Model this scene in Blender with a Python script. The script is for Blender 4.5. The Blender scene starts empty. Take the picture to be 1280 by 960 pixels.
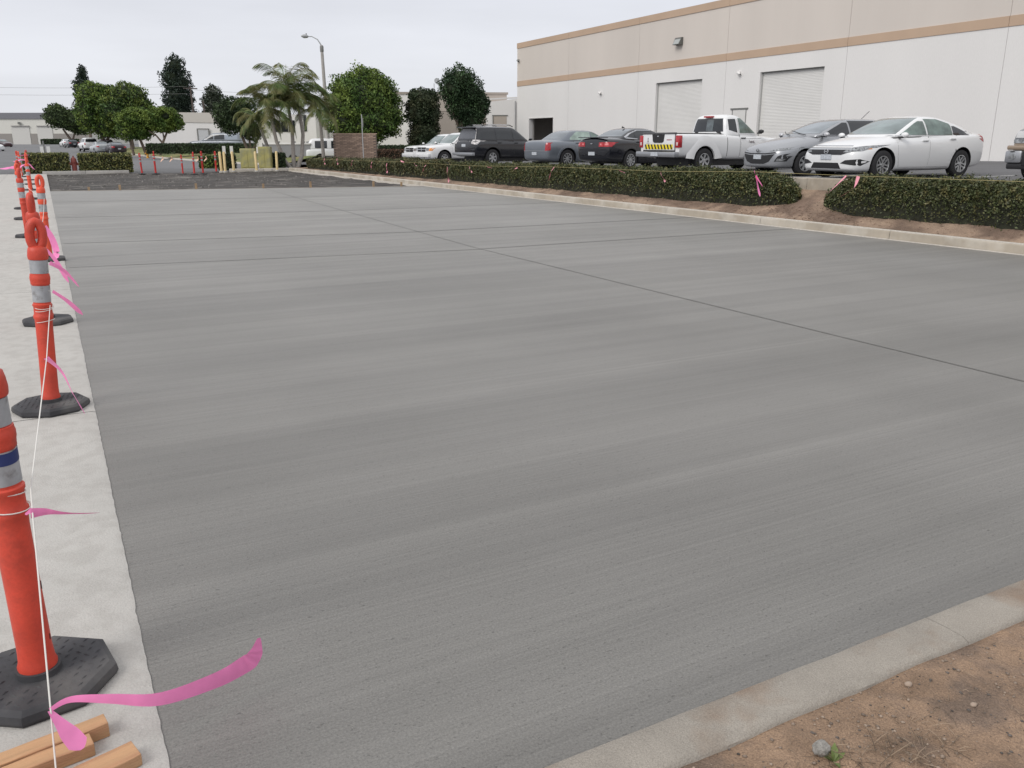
import bpy, bmesh, math, random
import numpy as np
from mathutils import Vector, Matrix, Euler, noise
from mathutils.bvhtree import BVHTree
R = math.radians; PI = math.pi
random.seed(7); rng = np.random.default_rng(7)
S = bpy.context.scene
COL = S.collection

# ------------------------------------------------------------------ camera
cam_d = bpy.data.cameras.new('camera'); cam = bpy.data.objects.new('camera', cam_d); COL.objects.link(cam)
cam.location = (0, 0, 1.6); cam.rotation_euler = (R(90 - 16.053), 0, R(-28.30))
cam_d.sensor_width = 36; cam_d.lens = 29.62; cam_d.clip_start = .05; cam_d.clip_end = 4000
S.camera = cam
# ------------------------------------------------------------------ sky: overcast
W = bpy.data.worlds.new('World'); S.world = W; W.use_nodes = True
nt = W.node_tree; N = nt.nodes; Lk = nt.links
bg = N['Background']; bg.inputs[1].default_value = .1
sky = N.new('ShaderNodeTexSky'); sky.sky_type = 'NISHITA'; sky.sun_disc = False
sky.sun_elevation = R(42); sky.sun_rotation = R(252)
sky.altitude = 20; sky.air_density = 1; sky.dust_density = 3
tc = N.new('ShaderNodeTexCoord'); sep = N.new('ShaderNodeSeparateXYZ'); Lk.new(tc.outputs['Generated'], sep.inputs[0])
ramp = N.new('ShaderNodeValToRGB')                       # cloud deck: an overcast sky is brighter overhead than at the horizon
cr = ramp.color_ramp; cr.elements[0].position = 0; cr.elements[0].color = (.755, .77, .81, 1)
cr.elements[1].position = 1; cr.elements[1].color = (.92, .92, .93, 1)
e = cr.elements.new(.18); e.color = (.725, .74, .80, 1)
e = cr.elements.new(.45); e.color = (.84, .85, .88, 1)
Lk.new(sep.outputs[2], ramp.inputs[0])
mp = N.new('ShaderNodeMapping'); mp.inputs['Scale'].default_value = (1.0, 1.0, 6); Lk.new(tc.outputs['Generated'], mp.inputs[0])
nz = N.new('ShaderNodeTexNoise'); nz.inputs['Scale'].default_value = 1.6; nz.inputs['Detail'].default_value = 5; Lk.new(mp.outputs[0], nz.inputs[0])
mr = N.new('ShaderNodeMapRange'); mr.inputs[1].default_value = .3; mr.inputs[2].default_value = .7
mr.inputs[3].default_value = 9.2; mr.inputs[4].default_value = 11.7; Lk.new(nz.outputs[0], mr.inputs[0])
vm = N.new('ShaderNodeVectorMath'); vm.operation = 'SCALE'; Lk.new(ramp.outputs[0], vm.inputs[0]); Lk.new(mr.outputs[0], vm.inputs['Scale'])
mx = N.new('ShaderNodeMix'); mx.data_type = 'RGBA'; mx.inputs[0].default_value = .93
Lk.new(sky.outputs[0], mx.inputs[6]); Lk.new(vm.outputs[0], mx.inputs[7]); Lk.new(mx.outputs[2], bg.inputs[0])
# ------------------------------------------------------------------ sun behind the cloud
sd = bpy.data.lights.new('sun', 'SUN'); sun = bpy.data.objects.new('sun', sd); COL.objects.link(sun)
sd.energy = 1.6; sd.angle = R(30); sd.color = (1, .97, .93)
az = R(252); el = R(42)
dv = Vector((math.sin(az) * math.cos(el), math.cos(az) * math.cos(el), math.sin(el)))
sun.rotation_euler = dv.to_track_quat('Z', 'Y').to_euler()
# ------------------------------------------------------------------ view
S.view_settings.view_transform = 'Standard'; S.view_settings.look = 'None'
S.view_settings.exposure = 0; S.view_settings.gamma = 1; S.view_settings.use_curve_mapping = False

# ------------------------------------------------------------------ helpers
def sR(r, g, b):
    f = lambda c: (c / 255 / 12.92) if c / 255 <= .04045 else ((c / 255 + .055) / 1.055) ** 2.4
    return (f(r), f(g), f(b))
_mats = {}
def mat(name, col, rough=.8, metal=0, spec=.5, coat=0, var=0, vscale=4, bump=0, bscale=40, rnd=0, col2=None, c2s=3, c2lo=.45, c2hi=.6, world=False, stretch=(1,1,1), trans=0, bdist=.02, speck=0, ss=220, objr=0):
    if name in _mats: return _mats[name]
    m = bpy.data.materials.new(name); m.use_nodes = True; nt = m.node_tree; N = nt.nodes; L = nt.links
    b = N['Principled BSDF']
    b.inputs['Roughness'].default_value = rough; b.inputs['Metallic'].default_value = metal
    b.inputs['Specular IOR Level'].default_value = spec; b.inputs['Coat Weight'].default_value = coat; b.inputs['Coat Roughness'].default_value = .05
    b.inputs['Transmission Weight'].default_value = trans
    if world: src = N.new('ShaderNodeNewGeometry').outputs['Position']
    else: src = N.new('ShaderNodeTexCoord').outputs['Object']
    mpn = N.new('ShaderNodeMapping'); mpn.inputs['Scale'].default_value = stretch; L.new(src, mpn.inputs[0]); src = mpn.outputs[0]
    cur = N.new('ShaderNodeRGB'); cur.outputs[0].default_value = (*col, 1); cur = cur.outputs[0]
    def mixc(fac, a, c, mode='MIX'):
        x = N.new('ShaderNodeMix'); x.data_type = 'RGBA'; x.blend_type = mode
        if isinstance(fac, float): x.inputs[0].default_value = fac
        else: L.new(fac, x.inputs[0])
        L.new(a, x.inputs[6])
        if isinstance(c, tuple): x.inputs[7].default_value = (*c, 1)
        else: L.new(c, x.inputs[7])
        return x.outputs[2]
    def nse(scale, det=4, rg=.55):
        n = N.new('ShaderNodeTexNoise'); n.inputs['Scale'].default_value = scale; n.inputs['Detail'].default_value = det; n.inputs['Roughness'].default_value = rg
        L.new(src, n.inputs[0]); return n.outputs[0]
    def mrg(v, a, bb, c, d):
        x = N.new('ShaderNodeMapRange'); L.new(v, x.inputs[0])
        for i, q in enumerate((a, bb, c, d)): x.inputs[i + 1].default_value = q
        return x.outputs[0]
    if col2: cur = mixc(mrg(nse(c2s), c2lo, c2hi, 0, 1), cur, col2)
    def scale(cur, v):
        x = N.new('ShaderNodeVectorMath'); x.operation = 'SCALE'; L.new(cur, x.inputs[0]); L.new(v, x.inputs['Scale']); return x.outputs[0]
    if var: cur = scale(cur, mrg(nse(vscale, 6), .3, .7, 1 - var, 1 + var))
    if speck: cur = scale(cur, mrg(nse(ss, 3, .7), .32, .68, 1 - speck, 1 + speck))
    if objr:
        oi = N.new('ShaderNodeObjectInfo').outputs['Random']; cur = scale(cur, mrg(oi, 0, 1, 1 - objr, 1 + objr))
    if rnd:
        ri = N.new('ShaderNodeNewGeometry').outputs['Random Per Island']; cur = scale(cur, mrg(ri, 0, 1, 1 - rnd, 1 + rnd))
    L.new(cur, b.inputs['Base Color'])
    if bump:
        bn = N.new('ShaderNodeBump'); bn.inputs['Strength'].default_value = bump; bn.inputs['Distance'].default_value = bdist
        L.new(nse(bscale, 5, .6), bn.inputs['Height']); L.new(bn.outputs[0], b.inputs['Normal'])
    _mats[name] = m; return m
def tag(o, label=None, cat=None, group=None, kind=None):
    if label: o['label'] = label
    if cat: o['category'] = cat
    if group: o['group'] = group
    if kind: o['kind'] = kind
    return o
def root(name, label, cat, loc=(0,0,0), rz=0, group=None):
    o = bpy.data.objects.new(name, None); COL.objects.link(o); o.location = loc; o.rotation_euler = (0, 0, rz); o.empty_display_size = .2
    return tag(o, label, cat, group)
def link(name, me, parent=None, loc=None, rot=None):
    o = bpy.data.objects.new(name, me); COL.objects.link(o)
    if parent: o.parent = parent
    if loc is not None: o.location = loc
    if rot is not None: o.rotation_euler = rot
    return o
def shade(me, angle=35):
    if angle >= 180: me.polygons.foreach_set('use_smooth', [True] * len(me.polygons)); return
    me.polygons.foreach_set('use_smooth', [True] * len(me.polygons))
    try: me.set_sharp_from_angle(angle=R(angle))
    except Exception: pass
def copy_tree(o, parent=None):
    c = o.copy(); COL.objects.link(c)
    if parent: c.parent = parent
    for ch in o.children: copy_tree(ch, c)
    return c
class MB:
    def __init__(s): s.v = []; s.f = []; s.m = []; s.mats = []
    def mi(s, m):
        if m is None: return 0
        if m not in s.mats: s.mats.append(m)
        return s.mats.index(m)
    def add(s, vs, fs, m=None):
        b = len(s.v); s.v += [tuple(x) for x in vs]; s.f += [tuple(b + i for i in f) for f in fs]; s.m += [s.mi(m)] * len(fs)
    def box(s, x0, x1, y0, y1, z0, z1, m=None, M=None, bev=0):
        if bev:
            bm = bmesh.new(); bmesh.ops.create_cube(bm, size=1)
            for v in bm.verts: v.co = Vector(((x0+x1)/2 + v.co.x*(x1-x0), (y0+y1)/2 + v.co.y*(y1-y0), (z0+z1)/2 + v.co.z*(z1-z0)))
            bmesh.ops.bevel(bm, geom=bm.edges[:], offset=bev, segments=2, affect='EDGES', profile=.5)
            vs = [v.co.copy() for v in bm.verts]; fs = [[v.index for v in f.verts] for f in bm.faces]; bm.free()
        else:
            vs = [Vector(p) for p in [(x0,y0,z0),(x1,y0,z0),(x1,y1,z0),(x0,y1,z0),(x0,y0,z1),(x1,y0,z1),(x1,y1,z1),(x0,y1,z1)]]
            fs = [(0,3,2,1),(4,5,6,7),(0,1,5,4),(1,2,6,5),(2,3,7,6),(3,0,4,7)]
        if M is not None: vs = [M @ v for v in vs]
        s.add(vs, fs, m)
    def lathe(s, prof, n=16, m=None, M=None, cap=True):   # prof: (r, z)
        vs = []; fs = []
        for r, z in prof:
            for i in range(n):
                a = 2 * PI * i / n; vs.append(Vector((r * math.cos(a), r * math.sin(a), z)))
        for k in range(len(prof) - 1):
            for i in range(n):
                j = (i + 1) % n; fs.append((k*n+i, k*n+j, (k+1)*n+j, (k+1)*n+i))
        if cap: fs.append(tuple(range(n - 1, -1, -1))); fs.append(tuple((len(prof)-1)*n + i for i in range(n)))
        if M is not None: vs = [M @ v for v in vs]
        s.add(vs, fs, m)
    def tube(s, pts, rad, n=8, m=None, cap=True):
        pts = [Vector(p) for p in pts]; rr = rad if isinstance(rad, (list, tuple)) else [rad] * len(pts)
        vs = []; fs = []; up = Vector((0, 0, 1)); prev = None
        for i, p in enumerate(pts):
            d = (pts[min(i+1, len(pts)-1)] - pts[max(i-1, 0)]).normalized()
            if prev is None:
                a = d.cross(up); a = a.normalized() if a.length > .05 else Vector((1, 0, 0))
            else:
                a = (prev - d * prev.dot(d)).normalized()
            prev = a; b = d.cross(a)
            for k in range(n):
                t = 2 * PI * k / n; vs.append(p + (a * math.cos(t) + b * math.sin(t)) * rr[i])
        for i in range(len(pts) - 1):
            for k in range(n):
                j = (k + 1) % n; fs.append((i*n+k, i*n+j, (i+1)*n+j, (i+1)*n+k))
        if cap: fs.append(tuple(range(n-1, -1, -1))); fs.append(tuple((len(pts)-1)*n + k for k in range(n)))
        s.add(vs, fs, m)
    def prism(s, poly, z0, z1, m=None, M=None):           # poly in XY, ccw
        n = len(poly); vs = [Vector((x, y, z0)) for x, y in poly] + [Vector((x, y, z1)) for x, y in poly]
        fs = [tuple(range(n-1, -1, -1)), tuple(range(n, 2*n))] + [(i, (i+1) % n, n + (i+1) % n, n + i) for i in range(n)]
        if M is not None: vs = [M @ v for v in vs]
        s.add(vs, fs, m)
    def mesh(s, name, m=None, ang=35):
        me = bpy.data.meshes.new(name); me.from_pydata([tuple(v) for v in s.v], [], s.f)
        for q in (s.mats if s.mats else [m]): me.materials.append(q)
        if s.mats: me.polygons.foreach_set('material_index', s.m)
        if ang: shade(me, ang)
        me.update(); return me
    def build(s, name, m=None, parent=None, loc=None, rot=None, ang=35):
        return link(name, s.mesh(name, m, ang), parent, loc, rot)
def np_mesh(name, V, F, m, smooth=False):
    me = bpy.data.meshes.new(name); V = np.asarray(V, np.float32); F = np.asarray(F, np.int32)
    me.vertices.add(len(V)); me.vertices.foreach_set('co', V.ravel())
    k = F.shape[1]; me.loops.add(F.size); me.loops.foreach_set('vertex_index', F.ravel())
    me.polygons.add(len(F)); me.polygons.foreach_set('loop_start', np.arange(0, F.size, k, dtype=np.int32))
    me.polygons.foreach_set('loop_total', np.full(len(F), k, np.int32))
    if smooth: me.polygons.foreach_set('use_smooth', np.ones(len(F), bool))
    me.materials.append(m); me.update(calc_edges=True); me.validate(); return me
def leaves(P, size, Nrm=None, spread=1.0, asp=.5, rg=rng):
    """folded leaf cards: one rhombus each, around points P; returns verts, quads"""
    n = len(P); d = rg.normal(size=(n, 3)); d /= np.linalg.norm(d, axis=1)[:, None]
    if Nrm is not None:
        d = Nrm * (1 - spread) + d * spread; d /= np.linalg.norm(d, axis=1)[:, None]
    t = rg.normal(size=(n, 3)); a = np.cross(d, t); a /= np.linalg.norm(a, axis=1)[:, None]; b = np.cross(d, a)
    s = (size * rg.uniform(.6, 1.35, n))[:, None]
    fold = d * s * .12
    V = np.stack([P - a*s*.5, P + b*s*asp*.5 + fold, P + a*s*.5, P - b*s*asp*.5 + fold], 1).reshape(-1, 3)
    F = np.arange(4 * n).reshape(n, 4); return V, F
def grid_mesh(name, x0, x1, y0, y1, nx, ny, zf, m):
    xs = np.linspace(x0, x1, nx); ys = np.linspace(y0, y1, ny); X, Y = np.meshgrid(xs, ys)
    Z = np.vectorize(zf)(X, Y); V = np.stack([X.ravel(), Y.ravel(), Z.ravel()], 1)
    i = np.arange(nx - 1); j = np.arange(ny - 1); I, J = np.meshgrid(i, j); b = (J * nx + I).ravel()
    F = np.stack([b, b + 1, b + nx + 1, b + nx], 1); return np_mesh(name, V, F, m, True)
def zp(Y): return max(.15, .73 - .0125 * (Y - 14))       # the car park lies higher than the slab and falls away from the camera
def zroad(X, Y):
    z = 0.0
    if Y > 90: z = .0069 * (min(Y, 220) - 90)
    return z
# ================================================================== ground materials
def slab_mat(name, c, dark):
    m = bpy.data.materials.new(name); m.use_nodes = True; N = m.node_tree.nodes; L = m.node_tree.links; b = N['Principled BSDF']
    pos = N.new('ShaderNodeNewGeometry').outputs['Position']
    def tex(sc, scale, det=4, rot=0, rg=.55):
        q = N.new('ShaderNodeMapping'); q.inputs['Scale'].default_value = sc; q.inputs['Rotation'].default_value = (0, 0, rot); L.new(pos, q.inputs[0])
        n = N.new('ShaderNodeTexNoise'); n.inputs['Scale'].default_value = scale; n.inputs['Detail'].default_value = det; n.inputs['Roughness'].default_value = rg; L.new(q.outputs[0], n.inputs[0]); return n.outputs[0]
    def mrg(v, a, bb, c_, d):
        x = N.new('ShaderNodeMapRange'); L.new(v, x.inputs[0])
        for i, q in enumerate((a, bb, c_, d)): x.inputs[i + 1].default_value = q
        return x.outputs[0]
    def mul(a, c_, op='MULTIPLY'):
        x = N.new('ShaderNodeMath'); x.operation = op; L.new(a, x.inputs[0])
        if isinstance(c_, float): x.inputs[1].default_value = c_
        else: L.new(c_, x.inputs[1])
        return x.outputs[0]
    bands = mul(mrg(tex((.012, 1.0, 1), 1.3, 2, R(-1.5)), .38, .62, 1 - .065, 1 + .065), mrg(tex((.012, 1.0, 1), 4.2, 1, R(-1.2)), .38, .62, .95, 1.05))     # broom passes
    fine = mrg(tex((.04, 7, 1), 2.2, 6, R(-1.5), .7), .3, .7, .97, 1.03)
    stain = mrg(tex((1, 1, 1), .55, 5), .3, .7, .93, 1.07)
    speck = mrg(tex((1, 1, 1), 130, 4, 0, .75), .33, .67, .76, 1.22)
    line = mrg(tex((.08, 48, 1), 1.6, 3, R(-1.5), .65), .35, .65, .91, 1.07)
    v = mul(mul(mul(mul(bands, fine), stain), speck), line)
    tint = N.new('ShaderNodeMix'); tint.data_type = 'RGBA'; L.new(mrg(tex((1, 1, 1), .35, 3), .4, .62, 0, 1), tint.inputs[0])
    tint.inputs[6].default_value = (*c, 1); tint.inputs[7].default_value = (*dark, 1)
    sc = N.new('ShaderNodeVectorMath'); sc.operation = 'SCALE'; L.new(tint.outputs[2], sc.inputs[0]); L.new(v, sc.inputs['Scale'])
    L.new(sc.outputs[0], b.inputs['Base Color']); b.inputs['Roughness'].default_value = .52; b.inputs['Specular IOR Level'].default_value = .6
    sx = N.new('ShaderNodeSeparateXYZ'); L.new(pos, sx.inputs[0]); dry = mrg(sx.outputs[1], 1.5, 22, .90, 1.20)   # slab colour grows paler towards the far end
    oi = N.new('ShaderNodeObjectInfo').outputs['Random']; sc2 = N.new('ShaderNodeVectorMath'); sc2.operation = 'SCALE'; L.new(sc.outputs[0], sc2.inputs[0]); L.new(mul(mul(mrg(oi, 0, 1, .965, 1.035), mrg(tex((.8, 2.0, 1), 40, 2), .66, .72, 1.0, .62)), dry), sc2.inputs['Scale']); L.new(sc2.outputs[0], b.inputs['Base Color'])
    groove = mul(tex((1.2, 130, 1), 1.3, 2, R(-1.5)), tex((1, 6, 1), 1.5, 2))
    grain = tex((1, 1, 1), 160, 2)
    hsum = mul(mul(groove, 1.4), mul(grain, .45), 'ADD')
    pit = mrg(tex((1.0, 2.2, 1), 38, 1), .66, .78, 0, -1.2)
    hsum = mul(hsum, pit, 'ADD')
    bn = N.new('ShaderNodeBump'); bn.inputs['Strength'].default_value = .55; bn.inputs['Distance'].default_value = .006
    L.new(hsum, bn.inputs['Height']); L.new(bn.outputs[0], b.inputs['Normal']); return m
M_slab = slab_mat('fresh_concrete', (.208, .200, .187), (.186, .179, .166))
M_old = mat('old_concrete', (.475, .458, .43), .88, var=.05, vscale=1.3, bump=.6, bscale=110, bdist=.006, col2=(.43, .412, .385), c2s=9, world=True, speck=.09, ss=170)
M_kerb = mat('kerb_concrete', (.33, .298, .258), .9, var=.10, vscale=6, bump=.8, bscale=150, bdist=.006, col2=(.27, .205, .155), c2s=2.2, c2lo=.48, c2hi=.6, world=True, speck=.22, ss=260)
M_kerb2 = mat('kerb_face', (.36, .315, .255), .88, var=.14, vscale=3, bump=.6, bscale=90, bdist=.006, col2=(.46, .42, .36), c2s=1.3, world=True)
M_mortar = mat('pale_mortar', (.60, .56, .50), .9, var=.15, vscale=20, bump=.5, bscale=90, world=True)
M_asph = mat('asphalt', (.115, .115, .12), .85, var=.14, vscale=.6, bump=.5, bscale=120, bdist=.005, world=True)
M_asph2 = mat('street_asphalt', (.16, .16, .165), .85, var=.12, vscale=.25, bump=.4, bscale=90, world=True)
M_sub = mat('dark_base', (.050, .043, .038), .75, var=.5, vscale=1.4, bump=1, bscale=9, bdist=.08, col2=(.20, .185, .165), c2s=2.2, c2lo=.56, c2hi=.66, world=True, stretch=(.35, 1.3, 1))
M_soil = mat('brown_soil', (.335, .225, .150), .95, var=.30, vscale=6, bump=1, bscale=90, bdist=.016, col2=(.225, .160, .118), c2s=4.6, c2lo=.46, c2hi=.60, world=True, speck=.30, ss=210)
M_soil2 = mat('planter_soil', (.35, .25, .18), .95, speck=.25, ss=60, var=.25, vscale=3, bump=1, bscale=35, bdist=.03, col2=(.19, .13, .095), c2s=1.1, world=True)
M_back = mat('backing_grey', (.42, .40, .38), .95)
M_joint = mat('joint_shadow', (.05, .048, .045), .95)
M_grass = mat('grass', (.13, .16, .045), .9, var=.3, vscale=2, col2=(.24, .20, .09), c2s=.6, world=True)
M_wood = mat('sawn_wood', (.56, .33, .175), .75, var=.22, vscale=3, bump=.4, bscale=14, stretch=(1.2, 14, 14), col2=(.36, .18, .10), c2s=1.6, c2lo=.5, c2hi=.72)

# ================================================================== setting
def struct(o): tag(o, kind='structure'); return o
# big ground sheet reaching the horizon, just under everything else
def zg(X, Y):
    if Y < 50.7 and X < 60: return -.16
    return zroad(X, Y)
xs = [-1500, -600, -300, -150, -80, -40, -20, -10, 0, 8, 13.9, 25, 40, 60, 90, 150, 300, 700, 1500]
ys = [-400, -100, -20, 0, 20, 40, 50.69, 50.7, 60, 75, 90, 110, 130, 160, 190, 220, 260, 340, 600, 1200, 2500]
V = [(x, y, zg(x, y)) for y in ys for x in xs]; nx = len(xs)
F = [(j*nx+i, j*nx+i+1, (j+1)*nx+i+1, (j+1)*nx+i) for j in range(len(ys)-1) for i in range(nx-1)]
struct(link('ground', np_mesh('ground', V, F, M_asph2)))

slab = struct(link('fresh_concrete_slab', None))
def endY(X): return 32.85 - .235 * X          # the far form line of the pour
def bend(y): return .052*max(0, y-12)      # the lengthwise joint drifts right towards the far end
def panel(x0, x1, ya0, ya1, yb0, yb1, z=0.0, nx=6, ny=6, g=.004, mt=None, parent=None, name='concrete_panel'):
    mb = MB(); x0 += g*.15; x1 -= g*.15; ya0 += g; ya1 += g; yb0 -= g; yb1 -= g
    xx = [x0 + (x1-x0)*i/nx for i in range(nx+1)]
    vs = []; fs = []
    for j in range(ny+1):
        for i, x in enumerate(xx):
            t = i/nx; yj_ = (ya1+(yb1-ya1)*j/ny) if x1 < 8 else (ya0+(yb0-ya0)*j/ny); x = x0+(bend(yj_) if x0 > 3 else 0)+(x1-x0+(bend(yj_) if x1 < 8 else 0)-(bend(yj_) if x0 > 3 else 0))*i/nx; a = ya0*(1-t)+ya1*t; b = yb0*(1-t)+yb1*t; vs.append((x, a+(b-a)*j/ny, z))
    w = nx+1
    for j in range(ny):
        for i in range(nx): fs.append((j*w+i, j*w+i+1, (j+1)*w+i+1, (j+1)*w+i))
    ring = [i for i in range(w)] + [j*w+nx for j in range(1, ny+1)] + [ny*w+i for i in range(nx-1, -1, -1)] + [j*w for j in range(ny-1, 0, -1)]
    b0 = len(vs); vs += [(vs[k][0], vs[k][1], z-.14) for k in ring]; n = len(ring)
    fs += [(ring[(k+1) % n], ring[k], b0+k, b0+(k+1) % n) for k in range(n)]
    mb.add(vs, fs, mt); return mb.build(name, None, parent, ang=30)
JX = 5.82
left_j = [(1.53, 1.53), (12.6, 11.78), (15.70, 14.68), (21.2, 20.15), (26.8, 25.7), (endY(.085), endY(JX))]
right_j = [(1.53, 1.53), (11.83, 11.83), (14.72, 14.72), (20.15, 20.1), (25.7, 25.6), (endY(JX), endY(12.5))]
for k in range(len(left_j)-1):
    gk = .005
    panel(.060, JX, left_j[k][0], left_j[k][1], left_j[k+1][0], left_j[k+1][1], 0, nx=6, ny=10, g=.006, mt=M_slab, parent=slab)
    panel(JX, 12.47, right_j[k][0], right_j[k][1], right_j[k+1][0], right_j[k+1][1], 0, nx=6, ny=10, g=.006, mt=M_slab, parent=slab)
# joint bed under the panels
mb = MB(); mb.prism([(.05, 1.5), (12.48, 1.5), (12.48, endY(12.48)-.1), (.05, endY(.05)-.1)], -.155, -.009, mat('joint_concrete', (.085, .08, .075), .95)); mb.build('joint_filler', None, slab)

M_band = slab_mat('tooled_joint_concrete', (.150, .144, .134), (.160, .155, .144))
def strip(p, q, w0, name='tooled_joint'):
    mb = MB(); vs = []; n = 40; a = Vector(p); b = Vector(q); d = (b-a).normalized(); nr = Vector((-d.y, d.x))
    for i in range(n+1):
        c = a.lerp(b, i/n); w = w0*(1+.35*noise.noise(Vector((c.x*1.3, c.y*1.3, 2)))); vs += [(*(c-nr*w*.5), .003), (*(c+nr*w*.5), .003)]
    mb.add(vs, [(2*i, 2*i+1, 2*i+3, 2*i+2) if 0 else (2*i+1, 2*i, 2*i+2, 2*i+3) for i in range(n)], M_band); mb.build(name, None, slab, ang=0)
for k in range(1, len(left_j)-1):
    bj = bend(left_j[k][1]); strip((.12, left_j[k][0]-.035), (JX+bj-.01, left_j[k][1]-.035), .045 if k > 1 else .025); strip((JX+bj+.02, right_j[k][0]-.035), (12.42, right_j[k][1]-.035), .045)
strip((JX-.022, 1.6), (JX-.022, 12), .026); strip((JX-.022, 12), (JX-.022+bend(31.1), 31.1), .03)
# dark prepared base beyond the pour
def zb(x, y): return -.05 + .05 * noise.noise(Vector((x*.5, y*.9, 0))) + .025 * noise.noise(Vector((x*2.1, y*3.5, 3)))
o = struct(link('prepared_base', grid_mesh('prepared_base', .06, 12.47, 29.9, 50.62, 90, 150, zb, M_sub)))
# rubble crumbs over it
n = 900; P = np.stack([rng.uniform(.3, 12.2, n), rng.uniform(33.5, 50.3, n)], 1)
mb = MB()
for x, y in P:
    s = rng.uniform(.02, .07); z = zb(x, y)
    a = rng.uniform(0, 6.28); vs = [(x+s*math.cos(a+k*2.09), y+s*math.sin(a+k*2.09), z-.01) for k in range(3)] + [(x, y, z+s*.7)]
    mb.add(vs, [(0,1,3),(1,2,3),(2,0,3)])
tag(mb.build('rubble', mat('rubble', (.15, .14, .13), .9, rnd=.6), ang=0), 'loose grey rubble strewn over the dark unpaved strip', 'rubble', kind='stuff')

# old concrete pavement on the left, broken into scored panels; its right edge is ragged
pave = struct(link('pavement', None))
py = [-2.0, .6, 5.55, 10.6, 16.35, 21.6, 26.2, 31.5, 36.8, 42, 46.5, 50.55]
for k in range(len(py)-1):
    y0, y1 = py[k]+.004, py[k+1]-.004
    for (xa, xb) in ((-1.62, .085), (-3.4, -1.63), (-6.5, -3.41)):
        mb = MB(); nyy = max(4, int((y1-y0)/(.035 if (xb > 0 and y1 < 17) else .4))); nxx = 5
        vs = []
        for j in range(nyy+1):
            y = y0+(y1-y0)*j/nyy
            ex = xb if xb < 0 else   .083 + .005*noise.noise(Vector((y*1.6, 0, 0))) + .005*noise.noise(Vector((y*13, 5, 0))) + .004*noise.noise(Vector((y*37, 5, 0)))
            for i in range(nxx):
                t = (0, .5, .9, .985, 1)[i]; vs.append((xa+(ex-xa)*t, y, .0105 if i < 4 else .004))
            vs.append((ex+.004, y, -.1))
        w = nxx+1; fs = [(j*w+i, j*w+i+1, (j+1)*w+i+1, (j+1)*w+i) for j in range(nyy) for i in range(nxx)]
        mb.add(vs, fs, M_old); mb.build('pavement_panel', None, pave, ang=50)
mb = MB(); mb.box(-6.5, .04, -2, 50.55, -.15, -.004, M_joint); mb.build('pavement_bed', None, pave)

# near kerb (across, close to the camera) in lengths
kb = struct(link('near_kerb', None))
xk = [.1, 2.33, 5.3, 8.3, 11.3, 14.2]
for k in range(5):
    mb = MB(); n = 40; vs = []
    for i in range(n+1):
        x = xk[k]+.0006+(xk[k+1]-xk[k]-.0012)*i/n
        q = .004*noise.noise(Vector((x*5, 1, 0))); q2 = .005*noise.noise(Vector((x*4, 7, 0)))
        for (y, z) in ((1.512+q, -.1), (1.508+q, .095), (1.492+q, .115+q*.4), (1.43, .119), (1.365, .118), (1.345+q2, .108), (1.335+q2, 0)): vs.append((x, y, z))
    fs = [(i*7+j, i*7+j+1, (i+1)*7+j+1, (i+1)*7+j) for i in range(n) for j in range(6)]
    mb.add(vs, fs, M_kerb); mb.build('kerb_stone', None, kb, ang=60)
# foreground soil behind it
def zs(x, y):
    e = min(1, max(0, (1.36-y)/.06))
    return .098 + e*(.012*noise.noise(Vector((x*2.2, y*2.2, 0))) + .010*noise.noise(Vector((x*7, y*7, 0))) + .005*noise.noise(Vector((x*21, y*21, 0))) + .003*noise.noise(Vector((x*60, y*60, 0))) + .006)
struct(link('soil', grid_mesh('soil', .1, 4.6, -.4, 1.40, 480, 200, zs, M_soil)))
struct(link('soil', grid_mesh('soil', 4.6, 14.0, -1.5, 1.38, 80, 30, zs, M_soil)))

# right-hand kerb with gutter line, in lengths
kr = struct(link('right_kerb', None))
yk = [1.6, 3.8, 6.7, 9.67, 12.7, 15.7, 18.7, 21.7, 24.7, 27.7, 30.6, 33.3, 36.3, 39.3, 42.3, 45.3, 48.2, 50.4]
for k in range(len(yk)-1):
    mb = MB(); n = 10; vs = []
    for i in range(n+1):
        y = yk[k]+.004+(yk[k+1]-yk[k]-.008)*i/n; q = .006*noise.noise(Vector((y*2, 1, 0)))
        for (x, z) in ((12.47+q, -.1), (12.482+q, .12), (12.50+q, .148), (12.62, .152), (12.64+q, .13), (12.64, 0)): vs.append((x, y, z))
    fs = [(i*6+j, i*6+j+1, (i+1)*6+j+1, (i+1)*6+j) for i in range(n) for j in range(5)]
    mb.add(vs, [f[::-1] for f in fs], M_kerb2)
    mb.box(12.432, 12.466, yk[k]+.004, yk[k+1]-.004, -.1, .012+.003*(k % 2), M_mortar)
    mb.box(12.496, 12.60, yk[k]+.004, yk[k+1]-.004, .1, .1535, M_mortar)
    mb.build('kerb_stone', None, kr, ang=60)
# far kerb running across at the end of the dark strip
kf = struct(link('far_kerb', None))
for (x0, x1, y) in ((-.1, 1.9, 50.62), (1.9, 4.0, 50.62), (9.2, 11.1, 50.6), (11.1, 12.9, 50.6)):
    mb = MB(); mb.box(x0, x1-.01, y, y+.16, -.12, .13, M_mortar if x0 > 8 else M_old, bev=.015); mb.build('kerb_stone', None, kf)
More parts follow.
